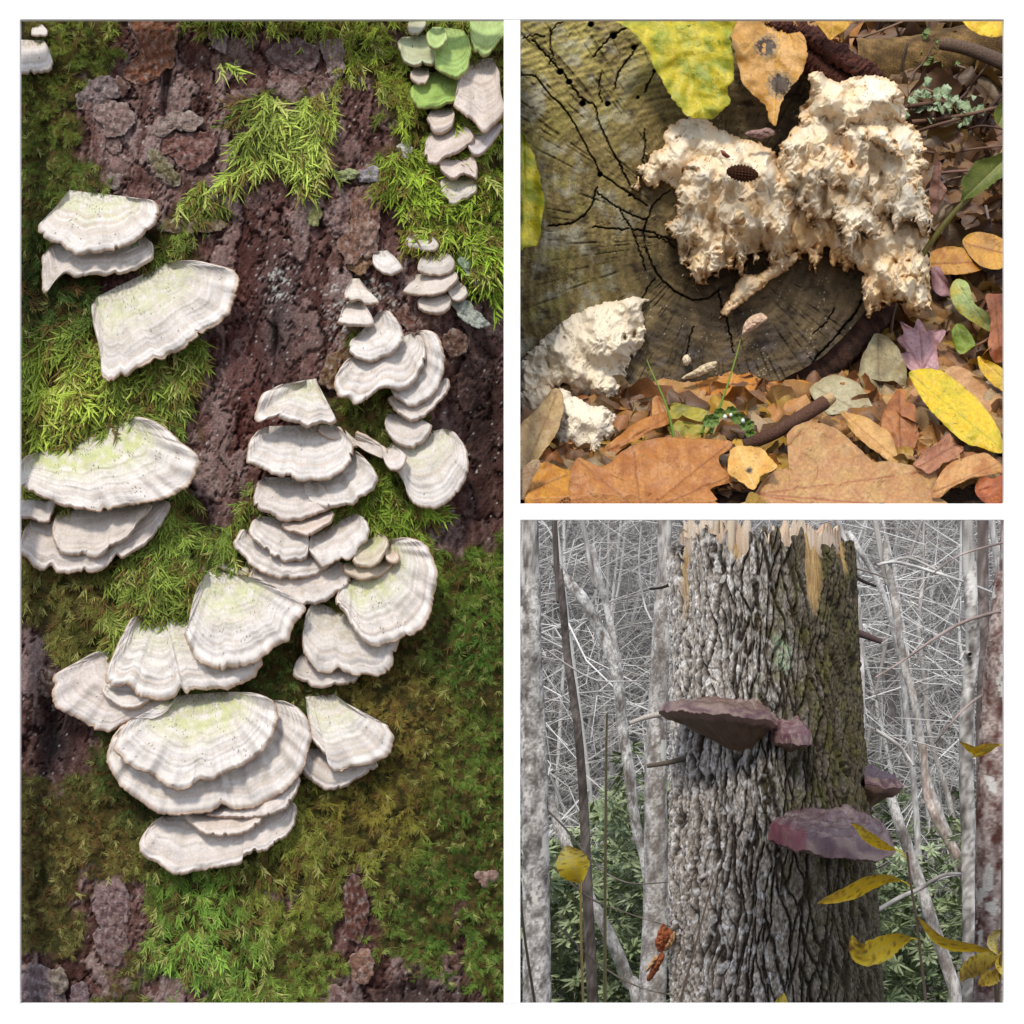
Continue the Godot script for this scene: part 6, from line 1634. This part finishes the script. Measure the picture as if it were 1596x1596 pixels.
func saplings() -> void:
	var y := C(250, 218, 48)
	var brown := C(156, 106, 56)
	var z := -1.7
	var st := C(126, 112, 96)
	var a := thing("sapling", "leafy sapling with yellow drooping leaves in front of the stump", "sapling", "saplings in front of the forest", P(1443, 1600, z))
	stalk(a, "stem", [P(1447, 1640, z), P(1443, 1565, z), P(1436, 1500, z), P(1428, 1430, z), P(1420, 1380, z), P(1414, 1328, z)], 0.0038, 0.0028, st, C(110, 92, 80), M.twig)
	stalk(a, "leaf_stalk", [P(1413, 1338, z), P(1406, 1328, z), P(1392, 1323, z)], 0.0016, 0.0016, y, y, M.leaf)
	yellow_leaf(a, z, [1396, 1325, 1376, 1318, 1352, 1304, 1340, 1292, 1326, 1282], 17, 1.0, y, C(150, 120, 70))
	stalk(a, "leaf_stalk", [P(1418, 1382, z), P(1412, 1376, z), P(1400, 1371, z)], 0.0018, 0.0018, y, y, M.leaf)
	yellow_leaf(a, z, [1404, 1372, 1380, 1370, 1352, 1378, 1324, 1392, 1300, 1400, 1274, 1408], 24, 1.0, y, C(206, 160, 50))
	stalk(a, "leaf_stalk", [P(1434, 1470, z), P(1428, 1464, z), P(1418, 1462, z)], 0.0018, 0.0018, y, y, M.leaf)
	yellow_leaf(a, z, [1420, 1462, 1396, 1468, 1372, 1480, 1346, 1488, 1332, 1474, 1328, 1458], 40, 1.0, y, brown)
	var b := thing("sapling", "sapling with broad yellow leaves at the edge of the bay", "sapling", "saplings in front of the forest", P(1560, 1600, z))
	stalk(b, "stem", [P(1556, 1640, z), P(1557, 1560, z), P(1561, 1460, z), P(1562, 1350, z)], 0.0045, 0.0028, st, C(120, 104, 80), M.twig)
	stalk(b, "stem", [P(1552, 1640, z), P(1553, 1560, z), P(1550, 1520, z)], 0.0045, 0.004, C(90, 82, 70), C(96, 86, 72), M.twig)
	yellow_leaf(b, z, [1548, 1484, 1520, 1478, 1484, 1474, 1462, 1464, 1446, 1448, 1430, 1428], 17, 1.0, y, C(216, 176, 50))
	yellow_leaf(b, z + 0.02, [1558, 1490, 1540, 1496, 1520, 1506, 1504, 1518, 1498, 1530], 34, -1.0, C(246, 222, 96), brown)
	yellow_leaf(b, z + 0.03, [1562, 1506, 1552, 1520, 1536, 1528, 1524, 1536], 24, 1.0, C(236, 200, 50), brown)
	yellow_leaf(b, z, [1564, 1450, 1552, 1456, 1546, 1470, 1556, 1488], 16, 1.0, C(206, 190, 110), y)
	yellow_leaf(b, z + 0.01, [1566, 1480, 1560, 1500, 1568, 1524], 18, 1.0, y, y)
	var c := thing("sapling", "single yellow spotted leaf on a straight thin stem", "sapling", "saplings in front of the forest", P(909, 1600, z))
	stalk(c, "stem", [P(911, 1640, z), P(909, 1560, z), P(906, 1470, z), P(905, 1385, z), P(905, 1370, z)], 0.0036, 0.0022, st, C(190, 160, 80), M.twig)
	yellow_leaf(c, z, [905, 1376, 898, 1360, 888, 1336, 882, 1318], 52, 1.0, y, C(196, 184, 120))
	var d := thing("sapling", "tall straight bare olive stem in front of the green undergrowth", "sapling", "saplings in front of the forest", P(943, 1600, z))
	stalk(d, "stem", [P(943, 1640, z), P(943, 1560, z), P(943, 1420, z), P(944, 1300, z), P(945, 1180, z), P(946, 1112, z)], 0.0052, 0.0026, C(112, 108, 72), C(126, 116, 90), M.twig)
	var e := thing("sapling", "bent dark stem against the foot of the thick pale trunk", "sapling", "saplings in front of the forest", P(832, 1600, z))
	stalk(e, "stem", [P(842, 1640, z), P(833, 1560, z), P(822, 1490, z), P(813, 1420, z), P(808, 1360, z)], 0.0042, 0.0028, C(86, 78, 64), C(96, 88, 74), M.twig)
	var f := thing("sapling", "leaning bare shoot in front of the stump bark", "sapling", "saplings in front of the forest", P(1062, 1600, z))
	stalk(f, "stem", [P(1052, 1640, z), P(1062, 1556, z), P(1080, 1490, z), P(1098, 1420, z), P(1112, 1370, z)], 0.0038, 0.0018, C(122, 104, 88), C(140, 120, 100), M.twig)
	var v := thing("sapling", "small yellow leaf reaching in from the bay edge before the red brown trunk", "sapling", "saplings in front of the forest", P(1590, 1600, z))
	stalk(v, "stem", [P(1592, 1640, z), P(1596, 1400, z), P(1590, 1250, z), P(1574, 1172, z), P(1556, 1161, z)], 0.0034, 0.0014, st, y, M.twig)
	yellow_leaf(v, z, [1558, 1161, 1540, 1164, 1520, 1170, 1502, 1160, 1496, 1156], 14, 1.0, y, C(216, 176, 60))
	yellow_leaf(v, z + 0.01, [1552, 1164, 1534, 1172, 1514, 1180], 9, 1.0, y, y)
	var g := thing("sapling", "yellow leaf tip just rising over the lower edge before the stump", "sapling", "saplings in front of the forest", P(1220, 1600, z))
	stalk(g, "stem", [P(1216, 1660, z), P(1216, 1620, z), P(1214, 1586, z)], 0.003, 0.002, st, y, M.twig)
	yellow_leaf(g, z, [1212, 1592, 1216, 1574, 1222, 1548], 22, 1.0, C(226, 214, 110), y)

# ---------------------------------------------------------------- the broken stump with its red brown brackets
const STUMP_Z := -3.5
func stump_mid(py: float) -> float: return 1184.0 + (py - 840.0) * 0.036
func stump_rad(py: float) -> float: return 147.0 + 18.0 * smoothstep(950.0, 1560.0, py) + 14.0 * smoothstep(1560.0, 1640.0, py)

func stump() -> void:
	var t := thing("broken_stump", "tall broken tree stump with furrowed grey bark and splintered pale top", "tree stump", "", Vector3(0.85, 0, STUMP_Z))
	var nu := 601
	var nv := 430
	var V := PackedVector3Array()
	var K := PackedColorArray()
	V.resize(nu * nv)
	K.resize(nu * nv)
	var ks := (D - STUMP_Z) / D * 0.001
	for i in nu:
		var s := -1.0 + 2.0 * (i % (nu - 1)) / (nu - 1)
		var a := PI * (0.6 * s + 0.4 * pow(s, 7))
		var edge := 834.0 + 10.0 * nf.get_noise_2d(cos(a) * 5.0, sin(a) * 5.0) + 22.0 * n1.get_noise_2d(cos(a) * 9.0, sin(a) * 9.0)
		edge += 22.0 * smoothstep(0.3, 0.5, sin(a)) + 26.0 * smoothstep(-0.72, -0.9, sin(a))
		if absf(a + 0.36) < 0.12: edge += 22.0
		for j in nv:
			var w := float(j) / (nv - 1)
			var py := lerpf(edge, 1640.0, w)
			var r := stump_rad(py)
			var arc := a * 156.0
			# the two strips where the bark has come away
			var gone := smoothstep(16.0, 12.0, absf(arc - 70.0 + (py - 900.0) * 0.03)) * smoothstep(966.0, 930.0, py + absf(arc - 70.0) * 2.0)
			gone = maxf(gone, smoothstep(11.0, 8.0, absf(arc - 146.0)) * smoothstep(900.0, 870.0, py))
			gone = maxf(gone, smoothstep(14.0, 8.0, absf(arc + 168.0)) * smoothstep(1000.0, 880.0, py))
			gone = maxf(gone, smoothstep(9.0, 6.0, absf(arc + 58.0)) * smoothstep(876.0, 856.0, py))
			var wx := arc + 9.0 * n1.get_noise_2d(arc / 60.0, py / 150.0) + 1.6 * n1.get_noise_2d(arc / 14.0, py / 26.0)
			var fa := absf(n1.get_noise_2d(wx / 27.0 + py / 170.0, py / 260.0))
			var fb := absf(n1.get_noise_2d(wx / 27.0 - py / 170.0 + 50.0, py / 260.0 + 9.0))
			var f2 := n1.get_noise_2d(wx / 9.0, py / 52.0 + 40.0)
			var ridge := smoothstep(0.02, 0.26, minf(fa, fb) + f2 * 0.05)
			var rough := nf.get_noise_2d(arc / 7.0, py / 13.0)
			var plate := nc.get_noise_2d(wx / 20.0, py / 70.0)
			var out := (ridge - 1.0) * 10.0 + rough * 2.0 + nf.get_noise_2d(arc / 2.6, py / 6.0) * 1.7 + 2.4 * smoothstep(-1.0, -0.88, plate) + 2.6 * smoothstep(-1.0, -0.86, nc.get_noise_2d(wx / 13.0, py / 22.0)) - 5.0
			out = lerpf(out, -9.0 + rough * 0.8, gone)
			out -= 3.0 * smoothstep(0.03, 0.0, w)
			var m := stump_mid(py)
			var rr := (r + out) * ks
			var c := P(m, py, STUMP_Z)
			V[j * nu + i] = c + Vector3(sin(a) * rr, 0, cos(a) * rr)
			var lit := clampf(0.5 - sin(a) * 0.75 + nf.get_noise_2d(arc / 40.0, py / 90.0) * 0.8, 0, 1)  # pale lichen, with light from one side put into the colour
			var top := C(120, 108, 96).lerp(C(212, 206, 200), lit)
			top = top.lerp(C(186, 172, 158), clampf(smoothstep(1150.0, 1300.0, py) * 0.6, 0, 1))
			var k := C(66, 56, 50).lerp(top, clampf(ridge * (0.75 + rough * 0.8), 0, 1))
			if n1.get_noise_2d(arc / 12.0, py / 26.0 + 90.0) > 0.45 and a < 0.0: k = k.lerp(C(232, 230, 230), 0.7)
			var green := clampf(nf.get_noise_2d(arc / 30.0 + 20.0, py / 70.0) * 2.2 + 0.35 * smoothstep(-0.1, 0.6, a) - 0.1, 0, 0.9) * smoothstep(-0.6, 0.6, a) * (1.0 - 0.6 * smoothstep(1250.0, 1500.0, py))
			k = k.lerp(C(96, 92, 46).lerp(C(124, 130, 56), clampf(0.5 + rough * 1.6, 0, 1)), green * 0.85)
			k = k.lerp(C(78, 72, 56), smoothstep(-0.6, 0.8, a) * 0.72)  # right side darkened: mossy tone and shade put into the colour
			k *= 1.0 + 0.8 * nf.get_noise_2d(arc / 3.0, py / 7.0 + 60.0)
			if absf(arc - 10.0) < 14.0 and absf(py - 1003.0 - arc * 0.8) < 24.0 and n1.get_noise_2d(arc / 10.0, py / 12.0) > -0.35: k = k.lerp(C(158, 176, 148), 0.75)
			k = k.lerp(C(196, 166, 118).lerp(C(158, 128, 88), clampf(0.5 + n1.get_noise_2d(arc / 2.4, py / 44.0), 0, 1)), gone)
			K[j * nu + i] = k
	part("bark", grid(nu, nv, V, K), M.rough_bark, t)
	# the pale torn wood inside
	V = PackedVector3Array()
	K = PackedColorArray()
	nu = 361
	for j in 6:
		for i in nu:
			var a := -PI + TAU * (i % (nu - 1)) / (nu - 1)
			var top := 840.0 + 16.0 * n1.get_noise_2d(cos(a) * 16.0, sin(a) * 16.0) + 10.0 * n1.get_noise_2d(cos(a) * 50.0, sin(a) * 50.0)
			top -= 26.0 * smoothstep(0.15, 0.5, -sin(a)) * smoothstep(0.9, 0.4, -sin(a)) + 18.0 * exp(-pow((sin(a) - 0.45) / 0.12, 2)) + 14.0 * exp(-pow((sin(a) - 0.8) / 0.14, 2))
			var rr: float = [0.80, 0.85, 0.80, 0.66, 0.4, 0.02][j]
			var py: float = [1000.0, top, top + 4.0, 850.0 + 22.0 * nf.get_noise_2d(cos(a) * 6.0, sin(a) * 6.0), 862.0, 862.0][j]
			var c := P(stump_mid(py), py, STUMP_Z)
			V.push_back(c + Vector3(sin(a), 0, cos(a)) * rr * 147.0 * ks)
			K.push_back(C(244, 228, 208).lerp(C(228, 194, 166), clampf(0.5 + n1.get_noise_2d(a * 40.0, j * 0.4) * 1.1, 0, 1)))
	# rows run upwards on the outside first, so turn them round
	part("torn_wood", grid(nu, 6, V, K), M.wood, t)
	for n in 34:
		var a := -1.5 + 3.0 * n / 45.0 + rng.randf_range(-0.04, 0.04)
		var deep := rng.randf_range(0.6, 0.9)
		var tall := rng.randf_range(14.0, 34.0)
		if absf(sin(a) + 0.02) < 0.3: continue
		if sin(a) < -0.25 and sin(a) > -0.8: tall += 24.0
		if sin(a) > 0.35 and sin(a) < 0.55: tall += 22.0
		var base := P(stump_mid(860), 866, STUMP_Z) + Vector3(sin(a), 0, cos(a) * (1.0 if n % 3 else -0.7)) * deep * 147.0 * ks
		var h := Heap.new()
		var w := rng.randf_range(0.010, 0.024)
		var up := Vector3(rng.randf_range(-0.1, 0.1), 1, rng.randf_range(-0.1, 0.1)) * (tall + 22.0) * ks
		var c0 := C(236, 212, 184).lerp(C(248, 236, 218), rng.randf())
		h.tube(PackedVector3Array([base, base + up * 0.6, base + up * 0.85 + Vector3(w * 0.3, 0, 0), base + up]), PackedFloat32Array([w, w * 0.9, w * 0.6, w * 0.15]), 5, c0 * 0.9, c0)
		part("splinter", made(h), M.wood, t)
	for s in [[1012, 918, 1030, 916, 1042, 912, 4, C(56, 48, 46)], [1334, 886, 1356, 892, 1382, 901, 3, C(150, 140, 136)], [1334, 900, 1350, 908, 1366, 914, 5, C(62, 54, 52)], [1330, 984, 1348, 990, 1374, 1000, 11, C(102, 84, 84)],
			[1008, 1194, 1044, 1188, 1086, 1176, 8, C(112, 102, 92)], [982, 1127, 1010, 1117, 1046, 1110, 8, C(206, 198, 190)], [1330, 1032, 1338, 1034, 1340, 1038, 9, C(84, 70, 60)]]:
		var z := STUMP_Z + (0.14 if s[0] < 1100 else 0.05)
		stalk(t, "branch_stub", [P(s[0], s[1], z), P(s[2], s[3], z), P(s[4], s[5], z)], s[6] * 0.5 * ks * (0.8 if s[0] < 1100 else 1.25), s[6] * 0.5 * ks * (1.25 if s[0] < 1100 else 0.8), s[7], s[7] * 1.15, M.bark)
	# torn reddish bark low at the side
	for s in [[1032, 1440, 1042, 1446, 1050, 1452, 1044, 1468, 1034, 1482, 1024, 1480, 1022, 1462], [1048, 1452, 1054, 1462, 1044, 1478, 1034, 1480], [1030, 1484, 1036, 1492, 1022, 1518, 1012, 1528, 1008, 1524, 1020, 1502], [1020, 1490, 1026, 1494, 1012, 1512, 1006, 1514]]:
		var o := v2(s)
		var m := Vector2.ZERO
		for q in o: m += q / o.size()
		var pale := o.size() == 4
		var zf := func(q: Vector2, r: float, _t: float) -> float: return STUMP_Z + 0.12 - 0.03 * r * r + nf.get_noise_2d(q.x / 6.0, q.y / 9.0) * 0.02
		var cf := func(q: Vector2, _r: float, _t: float) -> Color: return (C(220, 176, 130) if pale else C(150, 78, 50).lerp(C(186, 116, 78), 0.5 + nf.get_noise_2d(q.x / 5.0, q.y / 9.0)))
		part("torn_bark", sheet(s, m, m, zf, cf, 2.2, 0.012, 2.0), M.wood, t)
	conk("wide red brown bracket seen from its brown underside high on the stump", -0.56, 1100, 90, 0.24, 48.0, 0.05, 0)
	conk("small mauve bracket with upturned lip beside the wide one", 0.10, 1126, 30, 0.15, 18.0, 0.0, 1)
	conk("dark mauve bracket in profile on the far side of the stump", 1.34, 1204, 44, 0.12, 50.0, -0.02, 2)
	conk("large flat mauve bracket with a wrinkled wine red rim low on the stump", 0.38, 1260, 90, 0.32, 22.0, -0.02, 3)

# a woody bracket: angle round the stump, height, half width in picture units, reach in metres, depth of the underside, tilt
func conk(label: String, ang: float, py: float, half: float, reach: float, under: float, tilt: float, look: int) -> void:
	var ks := (D - STUMP_Z) / D * 0.001
	var c := P(stump_mid(py), py, STUMP_Z)
	var out := Vector3(sin(ang), 0, cos(ang))
	var side := Vector3(cos(ang), 0, -sin(ang))
	var r0 := (stump_rad(py) - 12.0) * ks
	var root := c + out * r0
	var w := half * ks
	var u := under * ks
	var o := thing("woody_bracket", label, "bracket fungus", "red brown brackets on the broken stump", root)
	var nu := 161
	var rows := 44
	var V := PackedVector3Array()
	var K := PackedColorArray()
	var rim := C(152, 124, 114)
	var capc: Color = [C(120, 94, 84), C(126, 88, 94), C(70, 56, 66), C(116, 90, 94)][look]
	var sd := half * 0.77
	var edge_at := func(t: float) -> Vector3:
		var a := PI * t
		var lobe := 1.0 + 0.06 * n1.get_noise_2d(t * 5.0, sd) + 0.007 * n1.get_noise_2d(t * 22.0, sd)
		return side * (-cos(a)) * w * lobe + out * (0.02 + sin(a) * reach * lobe)
	for j in rows + 1:
		var r := float(j) / rows
		for i in nu:
			var t := float(i) / (nu - 1)
			var e: Vector3 = edge_at.call(t)
			var s := side * (t - 0.5) * w * 1.1
			var p := s.lerp(e, r)
			var y := (1.0 - r) * 0.05 + tilt * r * sin(PI * t) + sin(r * 24.0) * 0.005 * r + 0.003 * n1.get_noise_1d(r * 16.0 + sd) + nf.get_noise_2d(p.dot(side) * 14.0 + sd, p.dot(out) * 14.0) * 0.016
			y += 0.003 * n1.get_noise_2d(t * 9.0, sd) * r * r
			if r > 0.86: y -= (0.035 if look == 3 else 0.014) * pow((r - 0.86) / 0.14, 2)
			V.push_back(root + p + Vector3(0, y, 0))
			var f := nf.get_noise_2d(p.dot(side) * 20.0 + sd, p.dot(out) * 20.0)
			var k := capc.lerp(C(166, 146, 138), clampf(0.2 + f * 1.3 + 0.3 * n1.get_noise_1d(r * 9.0 + sd), 0, 0.8)) if look != 2 else capc.lerp(C(90, 66, 80), clampf(0.4 + f, 0, 1))
			if r > 0.8: k = k.lerp(rim.lerp(C(88, 44, 58), clampf(0.55 + 1.2 * n1.get_noise_2d(t * 8.0, r * 9.0 + sd), 0, 1)), smoothstep(0.8, 0.95, r) * 0.8)
			if look == 3 and t < 0.2: k = k.lerp(C(140, 40, 62), 0.6 * smoothstep(0.5, 0.9, r))
			K.push_back(k)
	part("cap", grid(nu, rows + 1, V, K), M.lac, o)
	V = PackedVector3Array()
	K = PackedColorArray()
	for j in 10:
		var r := 1.0 - j / 9.0
		for i in nu:
			var t := float(i) / (nu - 1)
			var e: Vector3 = edge_at.call(t)
			var s := side * ((t - 0.5) * 0.5 + (0.22 if look == 0 else 0.0)) * w * 1.1
			var p := s.lerp(e, r)
			var y := tilt * r * sin(PI * t) - (0.035 if look == 3 else 0.014) + (sin(24.0) * 0.005 if j == 0 else 0.0) - u * pow(1.0 - r, 1.2) * (0.7 + 0.3 * sin(PI * t)) - (0.012 if j > 0 else 0.0)
			y += 0.003 * n1.get_noise_2d(t * 9.0, sd) * r * r + nf.get_noise_2d(p.dot(side) * 14.0 + sd, p.dot(out) * 14.0) * 0.016
			V.push_back(root + p + Vector3(0, y, 0))
			K.push_back(rim.lerp(C(150, 116, 104), 0.3 if j == 0 else 0.6) if j < 2 else C(128, 100, 78).lerp(C(98, 76, 60), 0.5 + nf.get_noise_2d(t * 9.0, r * 6.0)))
	part("pore_surface", grid(nu, 10, V, K), M.lac, o)
